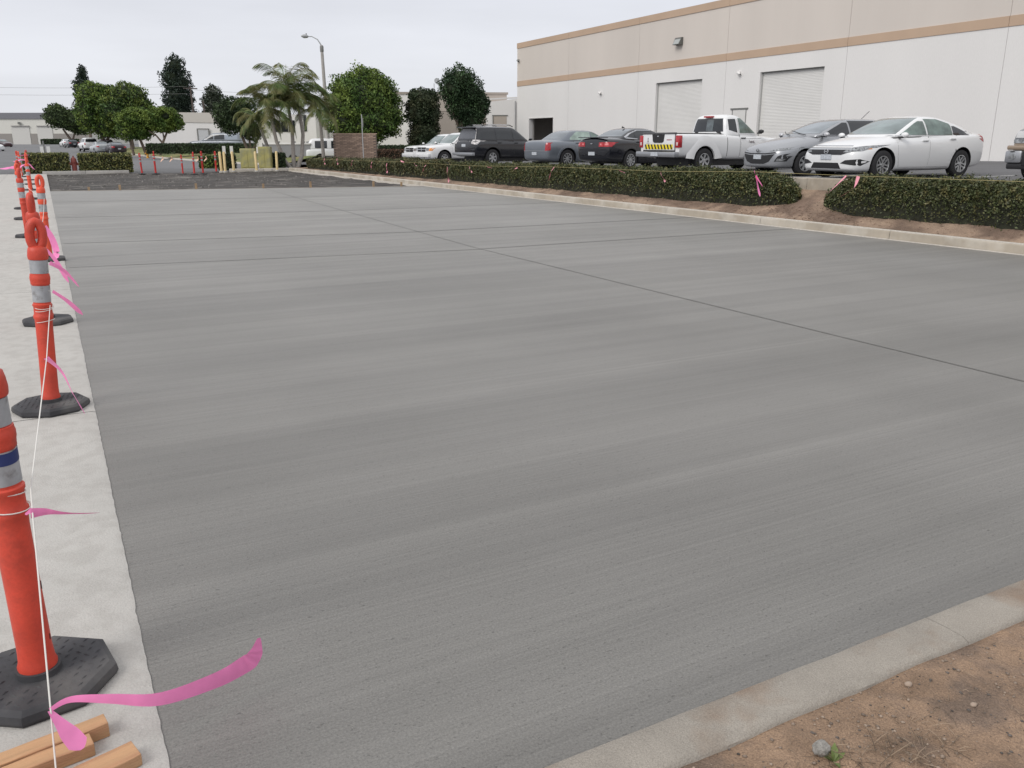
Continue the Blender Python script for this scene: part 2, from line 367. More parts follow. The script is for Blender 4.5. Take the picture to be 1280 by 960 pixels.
# planter soil between kerb and car park
GAP = 12.2
def zplant(x, y):
    t = min(1, max(0, (x-12.63)/(14.0-12.63))); top = zp(y)-.10
    z = .125 + (top-.125)*(t**1.15)
    return z + .02*noise.noise(Vector((x*3, y*2, 0))) + .012*noise.noise(Vector((x*9, y*9, 1)))
struct(link('planter_soil', grid_mesh('planter_soil', 12.63, 14.03, -2, 50.4, 18, 500, zplant, M_soil2)))
kp = struct(link('car_park_kerb', None))
yq = [-2+3*i for i in range(18)]
for k in range(17):
    y0, y1 = yq[k]+.004, min(50.4, yq[k+1]-.004); mb = MB()
    vs = []
    for y in (y0, y1):
        t = zp(y)+.13
        vs += [(14.0, y, t-.42), (14.0, y, t-.015), (14.015, y, t), (14.15, y, t), (14.15, y, t-.16)]
    fs = [(i+1, i, 5+i, 6+i) for i in range(4)]; mb.add(vs, fs, M_kerb2)
    mb.add([(14.012, y0, zp(y0)+.1335), (14.15, y0, zp(y0)+.1335), (14.15, y1, zp(y1)+.1335), (14.012, y1, zp(y1)+.1335)], [(0, 1, 2, 3)], M_mortar)
    mb.build('kerb_stone', None, kp, ang=40)
def zcar(x, y): return zp(y) + .009*(x-14)
struct(link('car_park', grid_mesh('car_park', 14.05, 60, -12, 66, 40, 60, zcar, M_asph)))
# bay lines
def bay_line(y0):
    mb = MB(); vs = []
    for i in range(9):
        x = 15.1+i*.7
        vs += [(x, y0, zcar(x, y0)+.006), (x, y0+.1, zcar(x, y0+.1)+.006)]
    mb.add(vs, [(2*i, 2*i+2, 2*i+3, 2*i+1) for i in range(8)], mat('road_paint', (.7, .7, .68), .7, var=.15, vscale=8)); return mb
for y0 in (9.9, 12.7, 15.55, 18.4, 21.3, 24.9, 28.9, 33.2, 36, 39.9): tag(bay_line(y0).build('bay_line', ang=0), kind='structure')

# grass verge across the street with its kerb
vg = [(8.4, 132), (9.15, 109.6), (10.25, 92.6), (11.4, 79.7), (12.9, 66.5), (14.5, 60)]
mb = MB(); vs = []
for x, y in vg: vs += [(x, y, zroad(x, y)+.12), (x+3.5, y+4, zroad(x, y)+.58), (x+20, y+6, zroad(x, y)+.60)]
mb.add(vs, [(3*i+3+k, 3*i+4+k, 3*i+1+k, 3*i+k) for i in range(len(vg)-1) for k in (0, 1)], M_grass)
struct(mb.build('grass_verge', ang=0))
kv = struct(link('verge_kerb', None))
for i in range(len(vg)-1):
    a, b = Vector((*vg[i], zroad(*vg[i]))), Vector((*vg[i+1], zroad(*vg[i+1])))
    mb = MB(); d = (b-a).normalized(); nrm = Vector((-d.y, d.x, 0))*-1
    vs = []
    for p in (a, b-d*.02): vs += [p+Vector((0, 0, -.05)), p+Vector((0, 0, .13)), p+Vector((.2, 0, .13)), p+Vector((.2, 0, -.05))]
    mb.add(vs, [(0,1,5,4),(1,2,6,5),(2,3,7,6),(3,2,1,0),(4,5,6,7)], M_mortar); mb.build('kerb_stone', None, kv, ang=20)

# form stakes and board at the end of the pour
fb = root('form_board', 'long thin wooden form board across the far end of the fresh slab', 'form board', (0, 0, 0))
mb = MB()
vs = []
for x in (.1, 12.4):
    y = endY(x)+.01; vs += [(x, y, -.12), (x, y, .008), (x, y+.045, .008), (x, y+.045, -.12)]
mb.add(vs, [(0,4,5,1),(1,5,6,2),(2,6,7,3),(0,1,2,3),(7,6,5,4)], mat('form_wood', (.30, .26, .21), .85, var=.3, vscale=3)); mb.build('board', None, fb)
for i, (px, h) in enumerate([(1.25, .12), (2.2, .18), (4.6, .2), (6.8, .16), (8.4, .22), (10.6, .2), (11.6, .16)]):
    mb = MB(); y = endY(px)+.06; mb.prism([(px-.035, y), (px+.035, y), (px+.035, y+.04), (px-.035, y+.04)], -.1, h, mat('stake_wood', (.33, .23, .14), .85, var=.3)); mb.build('stake', None, fb)
# ================================================================== buildings
M_white = mat('white_stucco', (.74, .725, .71), .9, speck=.03, ss=30, stretch=(1, 1, .2), var=.03, vscale=.35, bump=.25, bscale=25, bdist=.004)
M_beige = mat('beige_stucco', (.625, .57, .52), .9, stretch=(1, 1, .15), var=.05, vscale=.3, bump=.25, bscale=25, bdist=.004)
M_tan = mat('tan_band', (.50, .365, .265), .9, var=.05, vscale=.5)
M_shut = mat('shutter_paint', (.68, .67, .65), .6, var=.04, vscale=.6)
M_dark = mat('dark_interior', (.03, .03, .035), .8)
M_metal = mat('grey_metal', (.22, .22, .21), .5, metal=.3)
M_galv = mat('galvanised_steel', (.42, .43, .43), .5, metal=.4, var=.08)
wh = root('warehouse', 'long tall warehouse, white below and beige above with tan stripes, behind the parked cars', 'warehouse', (35, 0, 0))
yj = [64.1, 56.2, 47.6, 39.25, 30.75, 22.75, 14.4, 6.0, -2.5]
Zt, Zb0, Zb1, Zlow = 9.22, 5.93, 6.33, .70
doors = [(58.3, 62.05, 3.38), (41.24, 45.67, 5.17), (32.06, 36.5, 5.22)]
def zrail(z, y): return z + .13 * (1 - (y - 22) / 42 * 1.0) if y < 64 else z     # courses rise very slightly towards the camera end
for k in range(len(yj)-1):
    a, b = yj[k+1]+.009, yj[k]-.009
    cuts = [d for d in doors if d[0] >= a and d[1] <= b]
    mb = MB(); lo = Zlow-.6
    spans = []; cur = a
    for d in sorted(cuts): spans.append((cur, d[0], lo)); spans.append((d[0], d[1], d[2])); cur = d[1]
    spans.append((cur, b, lo))
    def yz(y0, y1, z0, z1, x0, m):
        Z0, Z1 = (zrail(z0, y0) if z0 > 5.8 else z0, zrail(z0, y1) if z0 > 5.8 else z0), (zrail(z1, y0) if z1 > 5.8 else z1, zrail(z1, y1) if z1 > 5.8 else z1)
        vs = [(x0, y0, Z0[0]), (.3, y0, Z0[0]), (.3, y1, Z0[1]), (x0, y1, Z0[1]), (x0, y0, Z1[0]), (.3, y0, Z1[0]), (.3, y1, Z1[1]), (x0, y1, Z1[1])]
        mb.add([(x, y, z) for x, y, z in vs], [(0,3,2,1),(4,5,6,7),(0,1,5,4),(1,2,6,5),(2,3,7,6),(3,0,4,7)], m)
    for (y0, y1, z0) in spans: yz(y0, y1, z0, Zb0, 0, M_white)
    yz(a, b, Zb1, Zt-.40, 0, M_beige)
    pn = mb.build('wall_panel', None, wh, ang=0)
    mb = MB(); yz(a, b, Zb0, Zb1, -.03, M_tan); mb.build('stripe', None, pn, ang=0)
    mb = MB(); yz(a, b, Zt-.40, Zt, -.04, M_tan); mb.build('parapet_trim', None, pn, ang=0)
    # faint narrow reveal between doors and joints
for y in (51.6, 43.45+4.9, 38.9-1.2+1.55, 26.2):
    pass
mb = MB(); mb.box(.301, .45, -2.6, 58.3, Zlow-.6, 9.1, M_back); mb.box(.301, .45, 62.05, 63.99, Zlow-.6, 9.1, M_back); mb.box(.301, .45, 58.3, 62.05, 3.38, 9.1, M_back); mb.box(.46, 30, -2.6, 64.0, 8.4, 8.6, M_metal); mb.box(.46, 30, 64.0, 64.1, -.2, 9.1, M_beige)
mb.build('rear_shell', None, wh, ang=0)
for y0, y1, zt in doors[1:]:
    mb = MB(); n = int((zt-.6)/.075)
    vs = []; fs = []
    for i in range(n+1):
        z = zt-.02-i*.075
        vs += [(.20, y0+.03, z), (.20, y1-.03, z), (.192, y0+.03, z-.035), (.192, y1-.03, z-.035)]
    for i in range(n): b = i*4; fs += [(b, b+1, b+3, b+2), (b+2, b+3, b+5, b+4)]
    mb.add(vs, fs, M_shut); sh = mb.build('roller_shutter', None, wh, ang=0)
    mb = MB()
    for y in (y0, y1-.05): mb.box(.12, .19, y, y+.05, .6, zt, mat('guide_shadow_paint', (.42, .42, .41), .6))  # guides darkened so their colour also draws the shadow line beside the shutter
    mb.box(.10, .17, y0, y1, zt-.05, zt, M_metal); mb.build('shutter_guide', None, sh, ang=0)
# open doorway with a dark room behind it
mb = MB(); y0, y1, zt = doors[0]
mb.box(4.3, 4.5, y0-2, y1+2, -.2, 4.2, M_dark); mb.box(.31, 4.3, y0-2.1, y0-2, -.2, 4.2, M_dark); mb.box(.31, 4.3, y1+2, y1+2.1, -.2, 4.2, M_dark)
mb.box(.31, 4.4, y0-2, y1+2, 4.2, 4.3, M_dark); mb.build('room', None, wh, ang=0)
mb = MB(); mb.box(1.2, 2.0, y0+.2, y0+1.5, .2, 2.9, mat('stacked_goods', (.10, .085, .07), .8, var=.3)); mb.build('storage_rack', None, wh)
mb = MB()
mb.box(-.03, .0, y0-.08, y0, .3, zt+.08, M_white); mb.box(-.03, 0, y1, y1+.08, .3, zt+.08, M_white); mb.box(-.03, 0, y0, y1, zt, zt+.08, M_white); mb.build('door_frame', None, wh, ang=0)
# small personnel door
mb = MB(); mb.box(-.045, -.002, 37.22, 38.62, 3.34, 3.42, M_metal); mb.box(-.02, -.002, 37.35, 37.40, .9, 3.33, M_metal); mb.box(-.02, -.002, 38.45, 38.5, .9, 3.33, M_metal); hd = mb.build('personnel_door', None, wh, ang=0)
mb = MB(); mb.box(-.012, -.002, 37.41, 38.44, .95, 3.33, M_shut); mb.build('door_leaf', None, hd, ang=0)
# fittings fixed to the wall
mb = MB(); M_lens = mat('lamp_lens', (.35, .37, .36), .2, spec=.8)
def wallpack(y, z, w, h):
    g = root('wall_light', 'grey box wall light high on the beige upper wall between the stripes', 'wall light', (34.99, y, z))
    m = MB(); m.prism([(-.32, -.5*h), (0, -.5*h), (0, .5*h), (-.12, .5*h)][::-1], -w/2, w/2, mat('bronze_housing', (.13, .13, .12), .5), Matrix(((1,0,0,0),(0,0,1,0),(0,1,0,0),(0,0,0,1)))); m.build('housing', None, g, ang=20)
    m = MB(); m.prism([(-.335, -.42*h), (-.322, -.45*h), (-.15, .25*h), (-.163, .28*h)], -w*.43, w*.43, M_lens, Matrix(((1,0,0,0),(0,0,1,0),(0,1,0,0),(0,0,0,1)))); m.build('lens', None, g, ang=20)
wallpack(43.5, 7.45, .62, .42)
for (y, z, lab) in ((51.9, 4.93, 'small white security camera on the wall over the grey-blue sedan'), (38.09, 5.34, 'small white security camera on the wall between the two roller shutters'), (63.8, 7.95, 'small dark flood lamp at the top left corner of the warehouse')):
    c = root('security_camera' if 'camera' in lab else 'flood_lamp', lab, 'camera' if 'camera' in lab else 'lamp', (34.99, y, z))
    mm = M_metal if 'flood' in lab else M_white
    m = MB(); m.lathe([(.06, 0), (.06, .05), (.03, .06)], 12, mm, Matrix.Rotation(-PI/2, 4, 'Y')); m.build('bracket', None, c)
    m = MB(); m.lathe([(.05, 0), (.075, .04), (.075, .24), (.055, .27)], 12, mm, Matrix.Translation((-.12, .08, -.02)) @ Matrix.Rotation(R(115), 4, 'X')); h = m.build('camera_body', None, c)
    m = MB(); m.lathe([(.045, 0), (.045, .01)], 12, M_dark, Matrix.Translation((-.12, -.16, -.13)) @ Matrix.Rotation(R(115), 4, 'X')); m.build('lens', None, h)

# white workshop beyond the warehouse, with a door and a drainpipe
w2 = root('workshop', 'low white workshop with a beige door just left of the tall warehouse', 'building', (38.7, 72.3, 0), math.atan2(39.08-37.27, 72.42-73.28)*0)
def wall_between(mb, a, b, z0a, z1a, z0b, z1b, th, m):
    a = Vector(a); b = Vector(b); d = (b-a).normalized(); n = Vector((-d.y, d.x))
    if n.y < 0: n = -n
    p = [a, b, b+n*th, a+n*th]; zs0 = (z0a, z0b, z0b, z0a); zs1 = (z1a, z1b, z1b, z1a)
    vs = [(*p[i], zs0[i]) for i in range(4)] + [(*p[i], zs1[i]) for i in range(4)]
    mb.add(vs, [(0,3,2,1),(4,5,6,7),(0,1,5,4),(1,2,6,5),(2,3,7,6),(3,0,4,7)], m)
mb = MB(); wall_between(mb, (-1.9, 1.15), (.95, -.35), -.3, 5.1, -.3, 5.45, 8, M_white); wall_between(mb, (.96, -.36), (3.6, -1.7), -.3, 5.45, -.3, 5.6, 8, M_white); mb.build('wall', None, w2, ang=0)
mb = MB(); wall_between(mb, (-1.32, .81), (-.22, .235), .2, 3.88, .2, 3.88, .05, mat('beige_door', (.42, .37, .32), .7)); dd = mb.build('door', None, w2, ang=0)
mb = MB(); wall_between(mb, (-1.42, .83), (-.13, .16), 3.89, 3.98, 3.89, 3.98, .1, M_metal); wall_between(mb, (-1.40, .80), (-1.33, .765), .2, 3.88, .2, 3.88, .1, M_metal); mb.build('door_frame', None, dd, ang=0)
mb = MB(); mb.tube([(.45, -.22, -.2), (.45, -.22, 5.2)], .05, 8, M_galv); mb.build('drainpipe', None, w2)
mb = MB(); wall_between(mb, (-1.9, 1.1), (3.6, -1.75), 5.3, 5.42, 5.62, 5.74, .3, M_white); mb.build('coping', None, w2, ang=0)
# beige building with lit and shaded sides painted in colour behind the round trees
M_shadebeige = mat('shaded_beige_wall', (.34, .30, .265), .9, var=.06, vscale=.4)
b3 = root('office_building', 'flat-roofed building with pale lit front and side coloured as in shade, behind the clipped trees', 'building', (0, 0, 0))
mb = MB()
wall_between(mb, (27.0, 84.5), (33.6, 81.6), -.2, 6.1, -.2, 6.1, 6, M_white); mb.build('front_wall', None, b3, ang=0)
mb = MB(); wall_between(mb, (33.62, 81.58), (41.5, 78.2), -.2, 4.5, -.2, 4.5, 6, M_shadebeige); wall_between(mb, (33.60, 81.54), (41.5, 78.16), 4.5, 6.15, 4.5, 6.15, 6, mat('shaded_beige_upper', (.42, .37, .33), .9)); mb.build('side_wall', None, b3, ang=0)
mb = MB(); wall_between(mb, (26.9, 84.4), (41.6, 78.05), 6.1, 6.3, 6.1, 6.3, .4, M_shadebeige); mb.build('coping', None, b3, ang=0)
mb = MB()
for (x, y) in ((25.9+1.9, 84.0), (28.9, 83.55)): wall_between(mb, (x, y), (x+.7, y-.31), .9, 2.6, .9, 2.6, .05, M_metal)
mb.build('window', None, b3, ang=0)
mb = MB(); mb.tube([(34.9, 81, 6.2), (34.9, 81, 7.1)], .03, 6, M_metal); mb.lathe([(.05, -.02), (.3, .08), (.3, .1)], 16, M_galv, Matrix.Translation((35.2, 81, 7.3)) @ Matrix.Rotation(R(75), 4, 'X')); mb.build('satellite_dish', None, b3)
for x in (33.4, 34.0, 34.2): pass
# white building with strip windows behind the palms
b4 = root('palm_building', 'white building with a dark upper window band seen through the palm trunks', 'building', (0, 0, 0))
mb = MB(); wall_between(mb, (17.3, 81.4), (22.2, 78.7), -.1, 3.95, -.1, 3.95, 7, M_white); mb.build('wall', None, b4, ang=0)
Mg = mat('dark_glass', (.02, .022, .03), .12, spec=.9)
for (a, b, z0, z1) in (((18.75, 80.55), (19.35, 80.22), 2.45, 3.45), ((19.37, 80.21), (19.95, 79.89), 2.45, 3.45), ((19.97, 79.88), (20.5, 79.58), 2.45, 3.45), ((21.2, 79.2), (21.45, 79.06), 2.5, 3.9)):
    mb = MB(); wall_between(mb, a, b, z0, z1, z0, z1, .1, Mg); w = mb.build('window', None, b4, ang=0)
    mb = MB(); wall_between(mb, (a[0]-.02, a[1]-.01), (a[0]+.05, a[1]-.06), z0-.03, z1+.03, z0-.03, z1+.03, .1, M_metal); mb.build('frame', None, w, ang=0)
# low white industrial block behind the van
b5 = root('industrial_block', 'low white block with a beige upper band and small grey door behind the parked van', 'building', (0, 0, 0))
mb = MB(); wall_between(mb, (13.5, 147.6), (26.2, 141.0), .3, 4.55, .3, 4.35, 14, M_white); mb.build('lower_wall', None, b5, ang=0)
mb = MB(); wall_between(mb, (13.5, 147.5), (26.2, 140.9), 4.56, 6.0, 4.36, 5.85, 14, mat('cream_wall', (.55, .52, .48), .9)); mb.build('upper_wall', None, b5, ang=0)
mb = MB(); wall_between(mb, (21.7, 143.1), (23.2, 142.35), 1.3, 3.3, 1.3, 3.3, .2, mat('door_grey', (.52, .53, .54), .7)); d_ = mb.build('door', None, b5, ang=0)
mb = MB(); wall_between(mb, (21.6, 143.1), (21.75, 143.02), 1.3, 3.4, 1.3, 3.4, .1, M_metal); wall_between(mb, (23.15, 142.3), (23.3, 142.22), 1.3, 3.4, 1.3, 3.4, .1, M_metal); wall_between(mb, (21.6, 143.08), (23.3, 142.2), 3.4, 3.55, 3.4, 3.55, .1, M_metal); mb.build('door_frame', None, d_, ang=0)
mb = MB(); wall_between(mb, (24.8, 141.4), (26.1, 140.75), 2.6, 3.6, 2.6, 3.6, .3, M_metal); mb.build('wall_unit', None, b5, ang=0)
# lighter white box building left of it
# far white building closing the street
b6 = root('depot_building', 'white depot with dark roof edge and two tall roller doors at the street end', 'building', (0, 0, 0))
A, B = (-40, 284.0), (12, 254.5)
def al(t): return (A[0]+(B[0]-A[0])*t, A[1]+(B[1]-A[1])*t)
def tt(x): return (x-A[0])/(B[0]-A[0])
mb = MB(); wall_between(mb, A, B, .7, 7.3, .7, 7.3, 30, mat('depot_white', (.66, .65, .60), .9)); mb.build('wall', None, b6, ang=0)
mb = MB(); wall_between(mb, (A[0], A[1]-.3), (B[0], B[1]-.3), 7.3, 8.8, 7.3, 8.8, 30, mat('roof_edge', (.20, .20, .22), .8)); mb.build('roof_edge', None, b6, ang=0)
segs = [(-40, -6.35), (-2.0+.1, -1.72), (1.75, 12)]
for (x0, x1) in ((-40, -6.3), (-1.75-.2, -.1-.35), (3.35, 12)):
    mb = MB(); p, q = al(tt(x0)), al(tt(x1)); wall_between(mb, (p[0], p[1]-.12), (q[0], q[1]-.12), .7, 3.6, .7, 3.6, .3, mat('depot_grey', (.30, .28, .26), .9)); mb.build('wall_base', None, b6, ang=0)
for (x0, x1) in ((-6.2, -2.05), (-.35, 3.2)):
    mb = MB(); p, q = al(tt(x0)), al(tt(x1)); wall_between(mb, (p[0], p[1]-.2), (q[0], q[1]-.2), .8, 5.4, .8, 5.4, .3, mat('depot_door', (.60, .59, .56), .7)); d_ = mb.build('roller_door', None, b6, ang=0)
    mb = MB(); wall_between(mb, (p[0], p[1]-.5), (q[0], q[1]-.5), 5.4, 5.62, 5.4, 5.62, .3, mat('depot_lintel', (.35, .34, .33), .8)); mb.build('lintel', None, d_, ang=0)
mb = MB(); p = al(tt(-4.2)); mb.box(p[0]-.3, p[0]+.3, p[1]-.9, p[1]-.1, 6.0, 6.5, M_metal); mb.build('light', None, b6)

# brick monument wall: every brick a piece
M_brick = mat('tan_brick', (.40, .29, .225), .9, objr=.28, var=.12, vscale=9, bump=.4, bscale=60)
bw = root('brick_wall', 'free-standing tan brick wall behind the far end of the hedge', 'wall', (15.95, 52.95, 0), math.atan2(51.7-52.95, 18.3-15.95))
Lw = 2.66
mb = MB(); mb.box(.02, Lw-.02, .02, .38, 0, 2.0, mat('brick_mortar', (.20, .155, .13), .95)); mb.build('core', None, bw)
bmesh_b = MB(); bmesh_b.box(0, .275, -.01, .03, 0, .066); bme = bmesh_b.mesh('brick', M_brick, 0)
nb = 0
for r_ in range(23):
    for c_ in range(9):
        x = c_*.295 + (.148 if r_ % 2 else 0)
        if x + .275 > Lw: continue
        z = .18 + r_*.081
        o = link('brick', bme, bw, (x, rng.uniform(-.004, .006), z)); nb += 1
mb = MB(); mb.box(-.01, Lw+.01, -.02, .40, 2.04, 2.09, M_brick); mb.build('coping', None, bw)

# yellow-green utility cabinets
M_cab = mat('cabinet_paint', (.38, .35, .13), .65, var=.15, vscale=3, col2=(.30, .29, .16), c2s=2)
for (x0, x1, y, h, lab) in ((9.95, 10.75, 51.15, 1.22, 'short olive-yellow utility cabinet behind the yellow bollards, left of the pair'), (10.90, 11.56, 50.80, 1.32, 'taller olive-yellow utility cabinet behind the yellow bollards, right of the pair')):
    c = root('utility_cabinet', lab, 'cabinet', ((x0+x1)/2, y, 0), R(-22), 'utility cabinets'); w = (x1-x0)*1.05
    m = MB(); m.box(-w/2, w/2, -.0, .6, .1, h, M_cab, bev=.02); m.build('housing', None, c)
    m = MB(); m.box(-w/2+.05, -.01, -.02, .0, .18, h-.1, M_cab); m.build('cabinet_door', None, c); m = MB(); m.box(.01, w/2-.05, -.02, .0, .18, h-.1, M_cab); m.build('cabinet_door', None, c)
    m = MB(); m.box(-w/2-.05, w/2+.05, -.08, .66, 0, .1, M_old); m.build('plinth', None, c)
# yellow bollards
M_byel = mat('bollard_yellow', (.74, .58, .30), .6, var=.1, vscale=8)
for i, (x, y, tp) in enumerate(((8.54, 49.4, ''), (8.72, 49.3, ''), (9.35, 50.2, ''), (10.52, 49.8, ''), (11.8, 50.4, ''))):
    lab = ('pale yellow bollard nearest the red posts, leftmost of five', 'pale yellow bollard close beside the leftmost one', 'pale yellow bollard under the right white notice', 'pale yellow bollard in front of the utility cabinets', 'pale yellow bollard beside the palm trunks, rightmost of five')[i]
    c = root('bollard', lab, 'bollard', (x, y, 0), 0, 'yellow bollards by the utility cabinets')
    m = MB(); m.lathe([(.07, -.1), (.07, 1.02), (.055, 1.06), (.03, 1.075)], 12, M_byel, Matrix.Rotation(R((-1, .5, -1.5, -1.2, 1)[i]), 4, 'Y')); m.build('post', None, c)
    m = MB(); m.lathe([(.13, -.03), (.12, .04), (.075, .05)], 12, M_old); m.build('footing', None, c)
# two white notices
for (x, y, lab) in ((8.98, 50.6, 'small blank white notice above the bollards, left of two'), (9.36, 50.45, 'small blank white notice above the bollards, right of two')):
    c = root('notice', lab, 'sign', (x, y, 0), R(-12), 'white notices above the bollards')
    m = MB(); m.tube([(0, .02, -.1), (0, .02, 1.35)], .02, 6, M_galv); m.build('post', None, c)
    m = MB(); m.box(-.085, .085, -.012, 0, .95, 1.36, mat('notice_white', (.72, .72, .69), .6)); m.build('panel', None, c)
# far sign behind the hedge: two white panels on a dark post
c = root('double_sign', 'pair of white panels on a dark post seen above the left block hedge', 'sign', (.22, 63.5, 0), R(-5))
m = MB(); m.tube([(0, .03, 0), (-.06, .03, 1.65)], .05, 6, M_metal); m.build('post', None, c)
for sx in (-.28, .09):
    m = MB(); m.box(sx, sx+.2, -.01, .01, .78, 1.3, mat('notice_white', (.72, .72, .69), .6)); m.build('panel', None, c)
# grey sign pole edge-on
c = root('sign_post', 'thin grey street-sign post standing in front of the brick wall', 'sign', (17.0, 50.4, 0), R(60))
m = MB(); m.box(-.025, .025, -.025, .025, 0, 3.15, M_galv); m.build('post', None, c)
m = MB(); m.box(-.18, .18, -.04, -.027, 2.45, 2.95, M_galv); m.build('panel', None, c)
# fire hydrants
def hydrant(lab, x, y, z0, m_, sc=1):
    c = root('fire_hydrant', lab, 'hydrant', (x, y, z0), R(10)); c.scale = (sc,)*3
    m = MB(); m.lathe([(.16, 0), (.16, .03), (.10, .04), (.10, .45), (.13, .46), (.13, .50), (.11, .51)], 14, m_); m.build('barrel', None, c)
    m = MB(); m.lathe([(.115, .51), (.11, .60), (.07, .66), (.03, .69), (.03, .74), (0.001, .745)], 14, m_); m.build('bonnet', None, c)
    for a in (0, PI/2, PI):
        m = MB(); m.lathe([(.055, .08), (.055, .17), (.065, .17), (.065, .2), (.02, .21)], 10, m_, Matrix.Translation((0, 0, .40)) @ Matrix.Rotation(a, 4, 'Z') @ Matrix.Rotation(PI/2, 4, 'Y')); m.build('outlet', None, c)
hydrant('dull red fire hydrant between the two block hedges', 1.42, 51.0, -.02, mat('hydrant_red', (.22, .05, .04), .6), 1.22)
hydrant('yellow-orange fire hydrant on the grass verge across the street', 8.75, 88.6, .1, mat('hydrant_yellow', (.75, .36, .04), .6), 1.05)
hydrant('small rust-red standpipe showing above the right block hedge', 2.2, 60.5, 0, mat('hydrant_red', (.22, .05, .04), .6), 1.25)
# street lamp
sl = root('street_lamp', 'tall concrete street lamp with a curved arm rising behind the palms', 'street lamp', (19.2, 65.1, 0))
m = MB(); m.tube([(0, 0, 0), (.02, 0, 4), (-.05, 0, 8.4)], [.17, .14, .11], 10, mat('concrete_pole', (.40, .38, .36), .85, var=.1)); m.build('pole', None, sl)
m = MB(); m.tube([(-.05, 0, 8.1), (-.1, 0, 8.45), (-.3, .1, 8.8), (-.65, .3, 9.0), (-1.0, .5, 9.0)], [.07, .05, .04, .035, .035], 8, M_galv); ar = m.build('arm', None, sl)
m = MB(); m.lathe([(.03, 0), (.11, .1), (.14, .35), (.05, .55)], 10, M_galv, Matrix.Translation((-.85, .42, 9.0)) @ Matrix.Rotation(R(-90), 4, 'Y')); m.build('lamp_head', None, ar)
m = MB(); m.tube([(-1.0, .5, 9.0), (-1.0, .5, 9.22)], .04, 6, M_metal); m.build('photocell', None, ar)
m = MB(); m.lathe([(.13, 7.95), (.14, 8.0), (.14, 8.3), (.13, 8.35)], 10, M_metal, Matrix.Translation((-.045, 0, 0))); m.build('collar', None, sl)
# utility poles and wires
for (x, y, h, lab) in ((25.1, 166.8, 11.0, 'tall dark wooden utility pole with a crossarm between the dark conifers'), (26.9, 166, 8.6, 'shorter dark utility pole just right of the crossarm pole')):
    c = root('utility_pole', lab, 'utility pole', (x, y, .5), R(8), 'utility poles')
    m = MB(); m.tube([(0, 0, 0), (-.3, 0, h-.5)], [.22, .14], 8, mat('old_timber', (.10, .08, .07), .9)); m.build('pole', None, c)
    if h > 10:
        m = MB(); m.box(-1.5, .9, -.08, .08, h-.9, h-.72, mat('old_timber', (.10, .08, .07), .9)); m.build('crossarm', None, c)
wr = root('power_line', 'thin power lines sagging between the utility poles across the sky', 'power line', (0, 0, 0))
def sag(a, b, s, n=14): return [Vector(a).lerp(Vector(b), i/n)-Vector((0, 0, s*4*(i/n)*(1-i/n))) for i in range(n+1)]
for q in ((-60, 210, 13.5), (-60, 211, 12.3)):
    m = MB(); m.tube(sag(q, (24.2, 166.8, q[2]-2.6+.1), 1.2), .018, 4, M_metal); m.build('wire', None, wr)
m = MB(); m.tube(sag((25, 166.8, 10.5), (48, 150, 10.4), .6), .02, 4, M_metal); m.build('wire', None, wr)
# ================================================================== vegetation
def fol(name, base, tip, rnd=.35, c2s=.8, lo=.45, hi=.62): return mat(name, base, .55, spec=.25, rnd=rnd, col2=tip, c2s=c2s, c2lo=lo, c2hi=hi)
M_bark = mat('bark', (.16, .125, .10), .95, var=.25, vscale=4, bump=.8, bscale=20)
M_palebark = mat('pale_bark', (.34, .32, .30), .9, var=.2, vscale=3)
def crown(lobes, n, size, shell=.72, spread=.6, asp=.55, gap=.0, seed=1):
    rg = np.random.default_rng(seed); vol = np.array([l[3]*l[4]+l[4]*l[5]+l[3]*l[5] for l in lobes]); pr = vol/vol.sum()
    which = rg.choice(len(lobes), n, p=pr); Lb = np.array(lobes, float)[which]
    d = rg.normal(size=(n, 3)); d /= np.linalg.norm(d, axis=1)[:, None]
    r = rg.uniform(shell, 1.05, n)
    # uneven outline: lumps from low-frequency directional noise
    lum = 1 + .13*np.sin(d[:, 0]*7+which*1.7)*np.sin(d[:, 1]*6+which)+.10*np.sin(d[:, 2]*9+which*2.3+d[:, 0]*5)
    P = Lb[:, :3] + d*Lb[:, 3:6]*(r*lum)[:, None]
    if gap:
        g = np.sin(P[:, 0]*3.1/size*.12+seed)*np.sin(P[:, 1]*2.7/size*.12)*np.sin(P[:, 2]*3.3/size*.12+1); P = P[g < 1-gap*1.6]; d = d[g < 1-gap*1.6]
    return leaves(P, size, d, spread, asp, rg)
def ico(l, k, seed, sub=3):
    bm = bmesh.new(); bmesh.ops.create_icosphere(bm, subdivisions=sub, radius=1)
    for v in bm.verts:
        q = v.co.normalized(); f = k*(1+.22*noise.noise(q*2.2+Vector((seed, 0, 0)))+.14*noise.noise(q*5+Vector((0, seed, 0)))); v.co = Vector((l[0]+q.x*l[3]*f, l[1]+q.y*l[4]*f, l[2]+q.z*l[5]*f))
    V = np.array([v.co[:] for v in bm.verts]); F = np.array([[v.index for v in f.verts] for f in bm.faces]); bm.free(); return V, F
